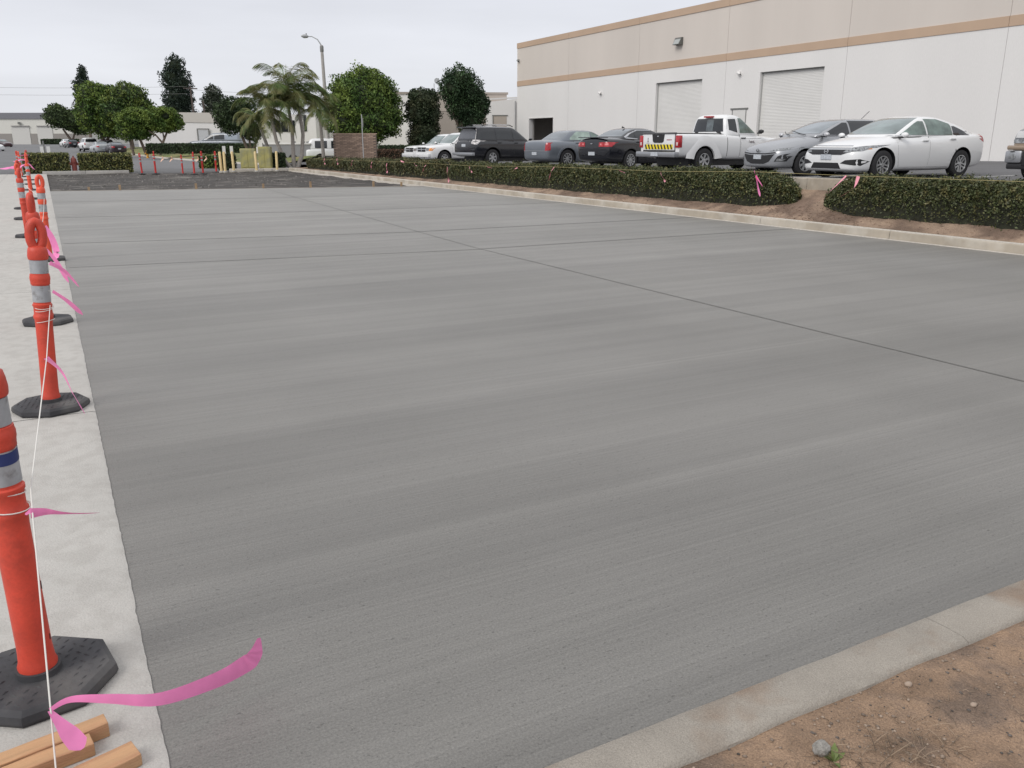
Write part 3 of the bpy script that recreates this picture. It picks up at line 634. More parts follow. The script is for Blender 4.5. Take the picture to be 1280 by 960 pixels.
def tree(label, x, y, z0, trunks, lobes, n, size, m, core=.78, seed=1, group=None, bark=M_bark, name='tree', cat='tree', shell=.72, gap=0, rz=0, spread=.6):
    t = root(name, label, cat, (x, y, z0), rz, group)
    V, F = crown(lobes, n, size, shell, spread, gap=gap, seed=seed)
    cv = []; cf = []; off = 0
    if core:
        for i, l in enumerate(lobes):
            a, b = ico(l, core, seed+i); cv.append(a); cf.append(b+off); off += len(a)
    me = np_mesh('crown', V, F, m); link('crown', me, t)
    if core:
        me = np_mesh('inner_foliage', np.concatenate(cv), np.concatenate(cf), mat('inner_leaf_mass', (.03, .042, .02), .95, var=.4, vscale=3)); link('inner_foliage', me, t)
    mb = MB()
    for pts, r0, r1 in trunks:
        k = len(pts); mb.tube(pts, [r0+(r1-r0)*i/(k-1) for i in range(k)], 8, bark)
    mb.build('trunk', None, t, ang=60); return t
M_ficus = fol('ficus_leaf', (.055, .10, .028), (.15, .19, .04))
M_ficus2 = fol('ficus_leaf_new', (.062, .115, .026), (.165, .225, .045), rnd=.28, c2s=.8, lo=.40, hi=.62)
M_dk = fol('dark_leaf', (.032, .052, .024), (.055, .085, .035))
M_con = fol('conifer_leaf', (.022, .035, .026), (.035, .055, .035))
M_jun = fol('juniper_leaf', (.028, .055, .025), (.05, .09, .035))
limb = lambda a, b, c: [a, b, c]
# big round ficus behind the brick wall
tree('big round clipped bright-green tree behind the brick wall', 20.9, 61.4, 0,
     [([(0, 0, 0), (0, .1, 1.2), (-.3, 0, 2.6)], .22, .12), ([(0, 0, .8), (.5, 0, 1.8), (1.3, .1, 3)], .14, .07), ([(0, 0, .8), (-.7, 0, 2.0), (-1.5, .1, 3.1)], .13, .06)],
     [(-.1, 0, 4.25, 2.35, 2.3, 2.35), (-1.3, 0, 3.4, 1.65, 1.7, 1.75), (1.35, 0, 3.35, 1.65, 1.7, 1.6), (.2, -.4, 5.3, 1.6, 1.6, 1.35), (-.9, 0, 4.9, 1.5, 1.5, 1.3), (1.25, 0, 4.7, 1.35, 1.4, 1.35), (0, -.8, 3, 1.9, 1.6, 1.3)], 30000, .19, M_ficus2, seed=3)
# shaggy columnar tree
tree('dark shaggy columnar tree between the two round-headed trees', 25.2, 60.6, 0, [([(0, 0, 0), (0, 0, 2)], .15, .1)],
     [(0, 0, 4.3, 1.15, 1.1, 1.0), (-.35, 0, 3.7, 1.0, 1, 1.1), (.35, 0, 3.6, 1.0, 1, 1.15), (.05, 0, 2.2, 1.15, 1.1, 1.1), (-.2, 0, 1.5, 1.0, 1, 1.1), (.55, 0, 4.75, .6, .6, .55), (-.6, 0, 4.8, .5, .5, .5)], 15000, .17, fol('shaggy_leaf', (.028, .045, .02), (.065, .07, .035)), seed=5)
# leaning flared tree
tree('dark green tree with a leaning flared crown behind the black SUV', 29.4, 62.6, 0,
     [([(-.1, 0, 0), (0, 0, 1.8), (-.2, 0, 3.2)], .24, .14), ([(0, 0, 1.5), (.3, 0, 3), (.9, 0, 4.6)], .15, .07), ([(-.05, 0, 1.9), (-.7, 0, 3.3), (-1.1, 0, 4.6)], .13, .06)],
     [(-.3, 0, 6.1, 1.2, 1.2, 1.15), (-1.0, 0, 5.5, 1.0, 1.0, 1.15), (.5, 0, 5.2, 1.3, 1.2, 1.3), (1.15, 0, 4.3, 1.05, 1.0, 1.15), (.6, 0, 3.2, 1.1, 1.0, 1.3), (-.55, 0, 4.3, .9, .9, 1.0), (1.0, 0, 2.2, .85, .9, 1.1), (.2, 0, 4.2, 1.2, 1, 1.2), (1.75, 0, 4.4, .5, .5, .5)], 19000, .17, M_jun, seed=8, core=.62, gap=.12)
# topiary pair left of the palms
tree('dark tree with an open ball-shaped crown left of the palms', 14.2, 73.8, 0,
     [([(1.1, 0, 0), (.6, 0, 1.5), (.1, 0, 3)], .16, .08), ([(1.1, 0, 0), (1.0, 0, 1.6), (1.1, 0, 2.6)], .12, .06), ([(1.0, 0, .6), (1.8, 0, 2), (2.1, 0, 3)], .09, .05)],
     [(-.7, 0, 3.7, 1.1, 1.0, 1.15), (.1, 0, 4.3, 1.0, 1.0, .8), (-.2, 0, 3.1, 1.1, 1.0, .9), (1.1, 0, 2.9, 1.1, 1, .85), (1.3, 0, 2.35, 1.0, .9, .7), (.9, 0, 4.3, .9, .8, .7)], 9000, .2, M_dk, core=.55, seed=11, gap=.25)
# trees along the street on the left
tree('large round-headed bright-green street tree, left of the two big ones', 7.3, 128.7, .2,
     [([(.3, 0, 0), (.1, 0, 1.6), (0, 0, 3)], .35, .2), ([(.3, 0, 1), (1.4, 0, 3)], .2, .1)],
     [(-.4, 0, 7.2, 2.2, 2.2, 1.7), (.6, 0, 6.0, 2.6, 2.4, 2.6), (-1.1, 0, 5.0, 1.9, 2, 2.3), (.8, 0, 3.7, 2.3, 2.2, 2.0), (1.4, 0, 7.3, 1.6, 1.6, 1.3)], 12000, .33, M_ficus2, seed=13, group=None)
tree('large darker round-headed street tree, right of the two big ones', 10.6, 126.9, .2,
     [([(.2, 0, 0), (.1, 0, 3)], .32, .18)],
     [(.2, 0, 6.9, 2.6, 2.4, 1.9), (1.7, 0, 5.3, 2.1, 2.0, 1.9), (-1.2, 0, 5.2, 2.3, 2.2, 2.2), (.5, 0, 4.0, 2.6, 2.2, 1.9)], 12000, .33, M_ficus, seed=17)
tree('small dark leaning tree in front of the far white depot', 4.5, 176.9, .6,
     [([(.8, 0, 0), (.4, 0, 1.4), (-.6, 0, 3.2)], .3, .15), ([(.6, 0, .8), (1.4, 0, 3)], .2, .1)],
     [(-.9, 0, 5.2, 2.6, 2.2, 1.9), (1.1, 0, 4.6, 2.5, 2.2, 2.0), (-1.4, 0, 6.1, 1.5, 1.5, 1.4), (2.3, 0, 3.6, 1.6, 1.5, 1.5)], 7000, .38, fol('street_leaf', (.045, .07, .025), (.08, .115, .035)), seed=19)
tree('small yellow-topped green tree on the verge, left of the pair', 8.6, 97.0, .25,
     [([(.9, 0, 0), (.5, 0, 1.4), (.1, 0, 2.4)], .17, .09), ([(-.3, 0, 0), (-.6, 0, 2)], .14, .08)],
     [(-.3, 0, 3.4, 1.5, 1.4, 1.0), (.8, 0, 3.4, 1.35, 1.3, 1.05), (-.6, 0, 2.5, 1.2, 1.2, 1.0), (.6, 0, 2.4, 1.3, 1.2, .9), (.3, 0, 4.1, 1.2, 1.1, .6)], 10000, .22, M_ficus2, seed=23, core=.68)
tree('small yellow-topped tree with bare lower limbs on the verge, right of the pair', 10.9, 95.6, .25,
     [([(-.3, 0, 0), (.1, 0, 1.2), (.6, 0, 2.2), (1.3, 0, 2.6)], .16, .06), ([(.1, 0, 1.2), (-.4, 0, 1.9), (-1.1, 0, 2.4)], .1, .05), ([(.3, 0, 1.5), (.2, 0, 2.6)], .09, .05)],
     [(-.4, 0, 3.7, 1.3, 1.2, .95), (.7, 0, 3.9, 1.2, 1.2, .85), (1.5, 0, 3.2, .9, .9, .8), (.2, 0, 2.9, 1.3, 1.1, .7)], 9000, .22, M_ficus2, seed=29, core=.62, gap=.15)
# distant dark conifers
tree('slim dark pointed conifer rising behind the left street tree', 11.0, 236.3, .9, [([(0, 0, 0), (0, 0, 8)], .4, .2)],
     [(0, 0, 16.0, 1.2, 1.2, 2.2), (-.4, 0, 13.6, 2.1, 2, 2.0), (.5, 0, 12.2, 2.6, 2.4, 2.2), (0, 0, 9.5, 2.6, 2.4, 3)], 5000, .45, M_con, seed=31, core=.65)
tree('tall broad dark conifer behind the low white block', 27.6, 203.6, .9, [([(0, 0, 0), (0, 0, 10)], .5, .2)],
     [(0, 0, 16.2, 2.1, 2, 2.4), (-.9, 0, 13.6, 2.5, 2.2, 2.6), (.7, 0, 12.8, 2.7, 2.3, 2.6), (-.2, 0, 10, 3.1, 2.6, 2.6), (1.2, 0, 9.3, 2.3, 2.2, 2), (-1.1, 0, 7.2, 2.6, 2.2, 3), (.8, 0, 6.2, 2.6, 2.2, 3)], 11000, .42, M_con, seed=37, core=.62, gap=.1)
tree('ragged grey-green pine behind the utility poles', 34.0, 198.4, .9, [([(0, 0, 0), (0, 0, 8)], .4, .2)],
     [(0, 0, 10.6, 1.8, 1.6, 1.7), (-1.1, 0, 8.8, 1.6, 1.5, 1.6), (1.4, 0, 8.6, 1.9, 1.6, 1.8), (.5, 0, 6.6, 2.0, 1.6, 2), (-1.6, 0, 6.6, 1.0, 1, 1.5)], 3500, .5, fol('pine_leaf', (.05, .065, .045), (.09, .10, .07)), core=.5, seed=41, gap=.2)

# palms
M_frond = mat('palm_frond', (.10, .15, .045), .55, spec=.3, rnd=.35, col2=(.20, .19, .075), c2s=.9, c2lo=.42, c2hi=.6)
M_ptrunk = mat('palm_trunk', (.36, .33, .30), .9, var=.2, vscale=5, bump=.6, bscale=16, stretch=(1, 1, 4))
def palm(label, x, y, pts, nf, Lf, seed, droop=1.0, r0=.13, r1=.09, spear=True):
    t = root('palm_tree', label, 'palm tree', (x, y, 0), 0, 'palms by the utility cabinets'); rg = random.Random(seed)
    mb = MB(); mb.tube(pts, [r0+(r1-r0)*i/(len(pts)-1) for i in range(len(pts))], 10, M_ptrunk); mb.build('trunk', None, t, ang=60)
    top = Vector(pts[-1]); d = (Vector(pts[-1])-Vector(pts[-2])).normalized()
    mb = MB(); mb.tube([top-d*.1, top+d*.25, top+d*.8], [r1*.9, r1*1.0, r1*.35], 8, mat('crown_shaft', (.20, .22, .10), .5)); mb.build('crownshaft', None, t, ang=60)
    if spear:
        mb = MB(); mb.tube([top+d*.7, top+Vector((.05, 0, 2.0))], [.03, .006], 5, M_frond); mb.build('spear_leaf', None, t)
    base = top+d*.6
    for k in range(nf):
        az_ = 2*PI*k/nf+rg.uniform(-.25, .25); el_ = R(rg.uniform(15, 82) if k % 3 else rg.uniform(-25, 10)); L_ = Lf*rg.uniform(.85, 1.2)
        hd = Vector((math.cos(az_), math.sin(az_), 0)); p = base.copy(); cur = el_; P_ = [p.copy()]; n = 13
        for i in range(n):
            p = p+(hd*math.cos(cur)+Vector((0, 0, math.sin(cur))))*L_/n; P_.append(p.copy()); cur -= R(9.0)*droop*(.35+1.2*i/n)*(1.2 if el_ > .5 else .8)
            cur = max(cur, R(-85))
        vs = []; fs = []
        side = hd.cross(Vector((0, 0, 1)))
        for i in range(n):
            for sub in range(5):
                a = P_[i].lerp(P_[i+1], sub/5); b = P_[i].lerp(P_[i+1], sub/5+.16); f = (i+sub/5)/n
                if f < .12: continue
                tn = (P_[i+1]-P_[i]).normalized(); l = .62*Lf/2.4*math.sin(PI*min(1, f*.9+.12))**.6*rg.uniform(.8, 1.15)
                for s in (-1, 1):
                    dirn = (side*s*.85+tn*.55+Vector((0, 0, -.28-.5*f+rg.uniform(-.25, .25)))).normalized(); m0 = a.lerp(b, .5)
                    tip = m0+dirn*l+Vector((0, 0, -l*.15)); mid = m0+dirn*l*.55
                    w = tn*.013; b0 = len(vs); vs += [m0-w*.6, m0+w*.6, mid+w, tip, mid-w]; fs.append((b0, b0+1, b0+2, b0+3, b0+4))
        mb = MB(); mb.tube(P_, [.025*(1-i/(n+1))+.004 for i in range(n+1)], 4, M_frond); mb.add(vs, fs, M_frond); mb.build('frond', None, t, ang=0)
palm('palm with the trunk leaning far left, left of the three joined trunks', 12.95, 51.6, [(0, 0, 0), (-.35, .1, .5), (-.75, .15, 1.6), (-.95, .2, 2.9)], 18, 2.5, 4, 1.0)
palm('upright middle palm of the three joined trunks, with a tall spear leaf', 13.1, 51.7, [(0, 0, 0), (.05, .1, .9), (.1, .2, 2.2), (-.05, .2, 3.9)], 20, 2.7, 5, .95)
palm('palm leaning slightly right, right of the three joined trunks', 13.25, 51.6, [(0, 0, 0), (.35, 0, .8), (.5, 0, 2.0), (.35, 0, 3.5)], 18, 2.5, 6, 1.05, spear=False)
palm('separate slender palm in front of the white pickup, beside the street lamp', 16.2, 56.0, [(0, 0, 0), (-.05, 0, 1.5), (-.1, 0, 3.0)], 17, 2.1, 9, 1.35, spear=False)
palm('short drooping palm tucked behind the left leaning trunk', 12.6, 54.2, [(0, 0, 0), (-.3, 0, 1.0), (-.7, 0, 2.3)], 11, 1.9, 12, 1.4, spear=False)

# hedges: leaf cards over a dark twiggy core
M_hedge = mat('hedge_leaf', (.064, .078, .030), .5, spec=.35, rnd=.5, col2=(.165, .15, .062), c2s=9, c2lo=.50, c2hi=.66, world=True)
M_hedge2 = mat('hedge_leaf_far', (.078, .086, .038), .55, spec=.3, rnd=.45, col2=(.17, .145, .07), c2s=4, c2lo=.5, c2hi=.66, world=True)
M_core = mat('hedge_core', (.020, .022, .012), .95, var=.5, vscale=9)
def hedge(label, y0, y1, x0, x1, ztop, zbot, dens, size, m, end_round=.4, seed=0, lumps=None):
    """runs along Y; ztop/zbot are functions of y"""
    h = root('hedge', label, 'hedge', ((x0+x1)/2, (y0+y1)/2, 0)); cx, cy = (x0+x1)/2, (y0+y1)/2
    def prof(y):
        e = min(1, max(.02, min(y-y0, y1-y)/end_round)) ** .5
        lump = 1+.20*noise.noise(Vector((y*1.1, seed, 0)))+.09*noise.noise(Vector((y*4, seed, 5)))
        return e*lump
    def surf(y, s):       # s 0..1 runs from front bottom up, over the top, to the back
        a = PI*s; k = prof(y); w = (x1-x0)/2*k; zt_, zb_ = ztop(y), zbot(y)
        ca, sa = math.cos(a), math.sin(a); px = -math.copysign(abs(ca)**.45, ca); pz = abs(sa)**.4
        hgt = (zt_-zb_)*(.35+.65*k) if k < .97 else (zt_-zb_)*(1+.5*(k-1))
        return Vector((cx+px*w, y, zb_+.03+pz*hgt*.97+.03*noise.noise(Vector((px*2, y*3, seed)))))
    ny = max(8, int((y1-y0)/.12)); nn = 14; V = []; 
    for j in range(ny+1):
        y = y0+(y1-y0)*j/ny
        for i in range(nn+1):
            p = surf(y, i/nn); c = Vector((cx, y, zbot(y))); V.append(tuple(c.lerp(p, .90)-Vector((cx, cy, 0))))
    F = [(j*(nn+1)+i, j*(nn+1)+i+1, (j+1)*(nn+1)+i+1, (j+1)*(nn+1)+i) for j in range(ny) for i in range(nn)]
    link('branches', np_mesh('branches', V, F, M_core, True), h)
    n = int((y1-y0)*2.2*dens); rg = np.random.default_rng(seed+50)
    P = np.empty((n, 3)); Nn = np.empty((n, 3))
    ys = rg.uniform(y0, y1, n); ss = rg.beta(1.1, 1.3, n)*.93
    for i in range(n):
        p = surf(ys[i], ss[i]); out = Vector((p.x-cx, 0, (p.z-zbot(ys[i]))*.7)).normalized()
        o = rg.normal(0, .018)+rg.uniform(-.05, .02)
        p = p+out*o; P[i] = (p.x-cx, p.y-cy, p.z); Nn[i] = out
    k = int(n*.03); j = rg.choice(n, k); P[j] += Nn[j]*rg.uniform(.02, .09, (k, 1))+np.array([0, 0, .02])
    V, F = leaves(P, size, Nn, .62, .55, rg); link('foliage', np_mesh('foliage', V, F, m), h)
    return h
zhT = lambda y: zp(y)+.24+(y-13)*.004+.02*math.sin(y*2.1)
zhB = lambda y: max(.13, .17+(zp(y)-.73)*.15)
hedge('clipped dark green hedge right of the bare soil gap, before the white sedan', 5.2, 12.0, 13.05, 13.95, lambda y: zp(y)+.19+.02*math.sin(y*3), zhB, 2600, .042, M_hedge, 1.0, 1)
hedge('long low clipped hedge left of the soil gap, along the car park edge', 12.7, 30.0, 13.08, 13.92, zhT, zhB, 1700, .052, M_hedge, 1.0, 2)
hedge('far browner stretch of low hedge running back to the palms', 29.9, 49.2, 13.05, 13.95, lambda y: zp(y)+.36+.03*math.sin(y*1.7), zhB, 900, .075, M_hedge2, .5, 3)
# block hedges at the end of the strip (run across)
M_var = mat('block_hedge_leaf', (.07, .09, .025), .55, rnd=.6, col2=(.23, .22, .07), c2s=7, c2lo=.42, c2hi=.6)
def block_hedge(label, x, y, w, d, h, n, size, m, rz=0, z=0, seed=1, name='hedge'):
    t = root(name, label, 'hedge', (x, y, z), rz); rg = np.random.default_rng(seed)
    f = rg.uniform(0, 1, n); P = np.empty((n, 3)); Nn = np.empty((n, 3))
    A = np.array([w*h, w*d, d*h, d*h, w*h*.5]); A = A/A.sum(); k = rg.choice(5, n, p=A); u = rg.uniform(-.5, .5, n); v = rg.uniform(0, 1, n)
    wob = .03*np.sin(u*17+seed)*np.cos(v*9)
    for i in range(n):
        if k[i] == 0: P[i] = (u[i]*w, -d/2-wob[i], v[i]*h); Nn[i] = (0, -1, .2)
        elif k[i] == 1: P[i] = (u[i]*w, (v[i]-.5)*d, h+wob[i]); Nn[i] = (0, -.2, 1)
        elif k[i] == 2: P[i] = (-w/2, u[i]*d, v[i]*h); Nn[i] = (-1, 0, .1)
        elif k[i] == 3: P[i] = (w/2, u[i]*d, v[i]*h); Nn[i] = (1, 0, .1)
        else: P[i] = (u[i]*w, d/2, v[i]*h); Nn[i] = (0, 1, .1)
    P += rg.normal(0, .03, (n, 3)); V, F = leaves(P, size, Nn, .6, .6, rg); link('foliage', np_mesh('foliage', V, F, m), t)
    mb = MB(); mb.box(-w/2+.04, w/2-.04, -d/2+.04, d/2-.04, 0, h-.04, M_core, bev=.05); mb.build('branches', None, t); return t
block_hedge('square-cut pale green block hedge left of the red hydrant', .15, 51.3, 2.05, .8, .98, 5000, .085, M_var, R(-2), seed=4)
block_hedge('square-cut pale green block hedge right of the red hydrant', 2.95, 51.3, 2.5, .8, .95, 6000, .085, M_var, R(-2), seed=5)
block_hedge('long dark hedge across the street in front of the parked van', 14.6, 85.2, 13.0, 1.2, .85, 10000, .14, M_dk, math.atan2(-5.8, 10.8), .52, seed=6)
block_hedge('dark green shrub block behind the yellow bollards, left of the cabinets', 9.45, 52.6, .85, .7, .9, 1500, .1, M_dk, R(-20), seed=7)
block_hedge('bright green shrub between the bollards and the left cabinet', 9.3, 56.5, 1.5, .8, .75, 1500, .12, M_ficus2, R(-20), seed=8)
block_hedge('dark shrub block between the right cabinet and the palm trunks', 12.1, 51.6, .9, .7, .92, 1800, .1, M_dk, R(-20), seed=9)
block_hedge('low reddish-brown hedge right of the brick wall', 20.6, 55.3, 2.6, .8, 1.05, 3500, .1, mat('brown_hedge_leaf', (.11, .06, .035), .7, rnd=.5), R(-26), seed=10)
block_hedge('low dark green hedge behind the reddish one', 22.2, 58.6, 2.4, .8, 1.3, 2500, .12, M_dk, R(-26), seed=12)
block_hedge('low green hedge at the foot of the far white depot', 4.5, 250, 9, 1.5, 1.3, 2500, .3, M_dk, R(-29), .85, seed=14)

# foreground: weed, rock, litter, gravel on the soil
M_peb = mat('pebble', (.27, .21, .165), .9, rnd=.45); M_pebd = mat('dark_pebble', (.11, .095, .085), .9, rnd=.5)
def pebbles(name, label, n, smin, smax, m, dens_seed, zf, xr, yr, clump=True):
    rg = np.random.default_rng(dens_seed); Vs = []; Fs = []; off = 0; tot = 0
    base = np.array([(0, 0, 1), (.9, .1, .2), (.2, .95, .15), (-.8, .35, .25), (-.4, -.85, .2), (.5, -.75, .15), (0, 0, -.6)])
    fc = [(0,1,2),(0,2,3),(0,3,4),(0,4,5),(0,5,1),(6,2,1),(6,3,2),(6,4,3),(6,5,4),(6,1,5)]
    while tot < n:
        x = rg.uniform(*xr); y = rg.uniform(*yr)
        if clump and noise.noise(Vector((x*3.2, y*3.2, dens_seed))) < rg.uniform(-.45, .45): continue
        s = smin+(smax-smin)*rg.uniform(0, 1)**4; a = rg.uniform(0, 6.28); ca, sa = math.cos(a), math.sin(a)
        q = base*rg.uniform(.75, 1.25, (7, 3))*s; q[:, 2] *= .7; x2 = q[:, 0]*ca-q[:, 1]*sa; y2 = q[:, 0]*sa+q[:, 1]*ca
        Vs.append(np.stack([x+x2, y+y2, zf(x, y)+q[:, 2]+s*.1], 1)); Fs.append(np.array(fc)+off); off += 7; tot += 1
    tag(link(name, np_mesh(name, np.concatenate(Vs), np.concatenate(Fs), m)), label, 'gravel' if 'peb' in name or 'gravel' in name else 'litter', kind='stuff')
pebbles('gravel', 'pale gravel crumbs scattered over the brown foreground soil', 8000, .0010, .008, M_peb, 3, zs, (.3, 4.0), (.3, 1.34))
pebbles('gravel', 'dark gravel crumbs in clumps over the brown foreground soil', 3000, .0010, .007, M_pebd, 9, zs, (.3, 4.0), (.3, 1.34))
pebbles('gravel', 'small stones on the planter slope below the hedge', 2500, .004, .02, M_peb, 5, zplant, (12.66, 13.6), (6, 32), False)
# twigs / dry litter: stuff
mb = MB(); rg_ = random.Random(4)
for i in range(420):
    near = i < 170
    x = rg_.gauss(1.66, .13) if near else rg_.uniform(.9, 3.4); y = rg_.gauss(1.10, .055) if near else rg_.uniform(.75, 1.32)
    if y > 1.33: continue
    l = rg_.uniform(.015, .07 if near else .03); a = rg_.uniform(0, 6.28); z = zs(x, y)+.004
    p = Vector((x, y, z)); q = p+Vector((math.cos(a)*l, math.sin(a)*l, rg_.uniform(0, .02 if near else .004)))
    mb.tube([p, p.lerp(q, .5)+Vector((rg_.uniform(-.004, .004), rg_.uniform(-.004, .004), .003)), q], [.0012, .001, .0006], 3, cap=False)
tag(mb.build('dry_twigs', mat('dry_twig', (.23, .17, .12), .9, rnd=.5), ang=0), 'dry twigs and stalks lying on the brown soil', 'litter', kind='stuff')
# planter litter
mb = MB()
for i in range(900):
    x = rg_.uniform(12.66, 13.3); y = rg_.uniform(6, 26) if i > 300 else rg_.uniform(10.5, 14.0); l = rg_.uniform(.02, .07); a = rg_.uniform(0, 6.28); z = zplant(x, y)+.01
    p = Vector((x, y, z)); q = p+Vector((math.cos(a)*l, math.sin(a)*l, rg_.uniform(0, .02))); mb.tube([p, q], [.004, .002], 3, cap=False)
tag(mb.build('dry_leaves', mat('dry_litter', (.17, .11, .075), .9, rnd=.6), ang=0), 'dry leaf litter on the planter slope at the hedge foot', 'litter', kind='stuff')
rk = MB(); V, F = ico((0, 0, 0, .024, .020, .018), 1, 3, 3); rk.add([tuple(v) for v in V], [tuple(f) for f in F])
o = rk.build('rock', mat('pale_rock', (.38, .36, .33), .9, var=.35, vscale=60, bump=.8, bscale=150), ang=80); o.location = (1.535, 1.205, zs(1.535, 1.205)+.016)
tag(o, 'rounded pale grey stone beside the green weed on the foreground soil', 'stone')
wd = root('weed', 'small green weed sprouting beside the pale stone on the soil', 'weed', (1.545, 1.172, zs(1.545, 1.172)))
rw = random.Random(8)
for i in range(11):
    a = rw.uniform(0, 6.28); el_ = R(rw.uniform(10, 70)); l = rw.uniform(.025, .055); hd = Vector((math.cos(a), math.sin(a), 0))
    tip = hd*math.cos(el_)*l+Vector((0, 0, math.sin(el_)*l)); side = hd.cross(Vector((0, 0, 1)))*l*.17; md = tip*.55+Vector((0, 0, l*.08))
    m = MB(); m.add([Vector((0, 0, 0)), md-side, md, md+side, tip], [(0, 1, 2), (0, 2, 3), (1, 4, 2), (2, 4, 3)]); m.build('leaf', mat('weed_leaf', (.13, .17, .045), .6, var=.3, vscale=30), wd, ang=0)
for (x, y, s, lab) in ((1.98, 1.29, .012, 'small pale round pebble near the kerb, upper right on the soil'), (2.05, 1.14, .010, 'small tan pebble in the middle of the foreground soil'), (2.62, 1.24, .011, 'small grey pebble far right on the foreground soil')):
    V, F = ico((0, 0, 0, s, s*.8, s*.6), 1, int(x*10), 2); m = MB(); m.add([tuple(v) for v in V], [tuple(f) for f in F]); o = m.build('pebble', M_peb, ang=80); o.location = (x, y, zs(x, y)+s*.3); tag(o, lab, 'pebble')
# ================================================================== delineator posts
M_or = mat('orange_plastic', (.60, .062, .034), .5, spec=.5, var=.14, vscale=7, bump=.15, bscale=8, col2=(.42, .05, .03), c2s=11, c2lo=.52, c2hi=.78, speck=.07, ss=90)
M_oro = mat('faded_orange_plastic', (.78, .10, .05), .45, spec=.45, var=.08, vscale=6)
M_refl = mat('reflective_band', (.42, .43, .45), .38, metal=.35, var=.22, vscale=12, col2=(.25, .24, .24), c2s=22, c2lo=.55, c2hi=.7)
M_blue = mat('blue_sticker', (.02, .035, .14), .45)
M_rub = mat('black_rubber', (.045, .045, .05), .75, var=.35, vscale=6, bump=.4, bscale=60, bdist=.004, col2=(.11, .105, .10), c2s=4, c2lo=.48, c2hi=.75)
def post(label, x, y, lean=(0, 0), rz=0, loop_rz=0, detail=False, m=M_or, grp='orange delineator posts along the pavement edge', z0=.012, scale=1, near=False):
    t = root('delineator_post', label, 'traffic post', (x, y, z0), rz, grp); t.scale = (scale,)*3
    ML = Matrix.Rotation(lean[0], 4, 'Y') @ Matrix.Rotation(lean[1], 4, 'X'); n = 28 if detail else 14
    mb = MB(); oct_ = lambda r: [(r*math.cos(PI/8+k*PI/4), r*math.sin(PI/8+k*PI/4)) for k in range(8)]
    vs = []; 
    for r, z in ((.212, 0), (.218, .012), (.214, .034), (.196, .046)): vs += [Vector((*p, z)) for p in oct_(r)]
    fs = [(k*8+i, k*8+(i+1) % 8, (k+1)*8+(i+1) % 8, (k+1)*8+i) for k in range(3) for i in range(8)]; fs.append(tuple(24+i for i in range(8)))
    mb.add(vs, fs); b = mb.build('base', M_rub, t, ang=25)
    if detail:      # diamond plate lozenges moulded on top
        mb = MB(); k = 0
        for i in range(-6, 7):
            for j in range(-6, 7):
                px, py = i*.033+(.0165 if j % 2 else 0), j*.030
                if math.hypot(px, py) > .178 or math.hypot(px, py) < .07: continue
                a = R(35) if (i+j) % 2 else R(-55); ca, sa = math.cos(a), math.sin(a); l, w = .014, .0035
                q = [(px+ca*u-sa*v, py+sa*u+ca*v) for u, v in ((-l, 0), (0, -w), (l, 0), (0, w))]
                mb.add([(*p, .0455) for p in q]+[(px, py, .0505)], [(0,1,4),(1,2,4),(2,3,4),(3,0,4)])
        mb.build('tread', M_rub, b, ang=0)
    mb = MB(); mb.lathe([(.062, .044), (.062, .066), (.05, .068)], n, M_rub); mb.build('socket', None, b)
    w = .0085
    prof = [(.046, .04), (.052, .055), (.055, .075), (.050, .09), (.0475, .13), (.047, .32), (.0475, .53), (.049, .558), (.054, .566), (.054, .581), (.049, .589),
            (.0495, .635), (.0535, .64), (.0535, .65), (.0475, .655), (.0475, .765), (.0525, .77), (.0525, .778), (.0535, .790), (.0555, .798), (.0555, .812), (.0535, .82), (.0525, .83),
            (.0475, .833), (.0475, .915), (.0535, .917), (.0555, .925), (.0565, .94), (.054, .965), (.050, .985), (.034, .995), (.02, .998)]
    mb = MB(); mb.lathe(prof, n, None, ML); tb = mb.build('tube', m, t, ang=50)
    for z0_, z1_ in ((.664, .762), (.835, .913)):
        mb = MB(); mb.lathe([(.0478, z0_-.001), (.0498, z0_), (.0500, z1_), (.0478, z1_+.001)], n, None, ML, cap=False); bd = mb.build('reflective_band', M_refl, t, ang=50)
    if near:
        mb = MB(); n2 = 20; vs = []
        for z in (.73, .765):
            for i in range(n2+1): a = R(-190)+R(230)*i/n2; vs.append(ML @ Vector((.0512*math.cos(a), .0512*math.sin(a), z+.006*math.sin(a*1.3))))
        mb.add(vs, [(i, i+1, n2+2+i, n2+1+i) for i in range(n2)]); mb.build('blue_sticker', M_blue, t, ang=60)
        mb = MB()
        for (a, z, s) in ((R(-20), .33, .016), (R(-28), .16, .012), (R(-75), .60, .008)):
            c = Vector((.0482*math.cos(a), .0482*math.sin(a), z)); tn = Vector((-math.sin(a), math.cos(a), 0)); q = [ML @ (c+tn*s*.35*u+Vector((0, 0, s*v)))for u, v in ((-1, -.6), (.6, -1), (1, .5), (-.3, 1))]; mb.add(q, [(0, 1, 2, 3)])
        mb.build('scuff', mat('scuff_black', (.05, .03, .03), .8), t, ang=0)
    # loop handle
    pts = []; rad = []
    for i in range(17):
        a = PI*1.5+2*PI*(i/16); xx = .034*math.cos(a); zz = 1.058+.080*math.sin(a)
        if zz < 1.0: xx *= 1.05
        q = Vector((xx, 0, zz)); q.rotate(Euler((0, 0, loop_rz))); pts.append(ML @ q); rad.append(.0262)
    mb = MB(); mb.tube(pts, rad, 10 if detail else 8, cap=False); mb.build('handle', m, t, ang=60)
    return t
P0 = post('nearest orange post, cut by the left edge, with the blue sticker', -.212, 2.63, (R(-.6), 0), R(10), R(88), True, near=True)
post('second nearest whole orange post, its octagonal base beside the slab edge', -.152, 5.74, (R(3.4), 0), R(20), R(-10), True)
post('third orange post, its base and pink tape just behind the second one', -.15, 8.65, (R(.4), 0), R(5), R(70))
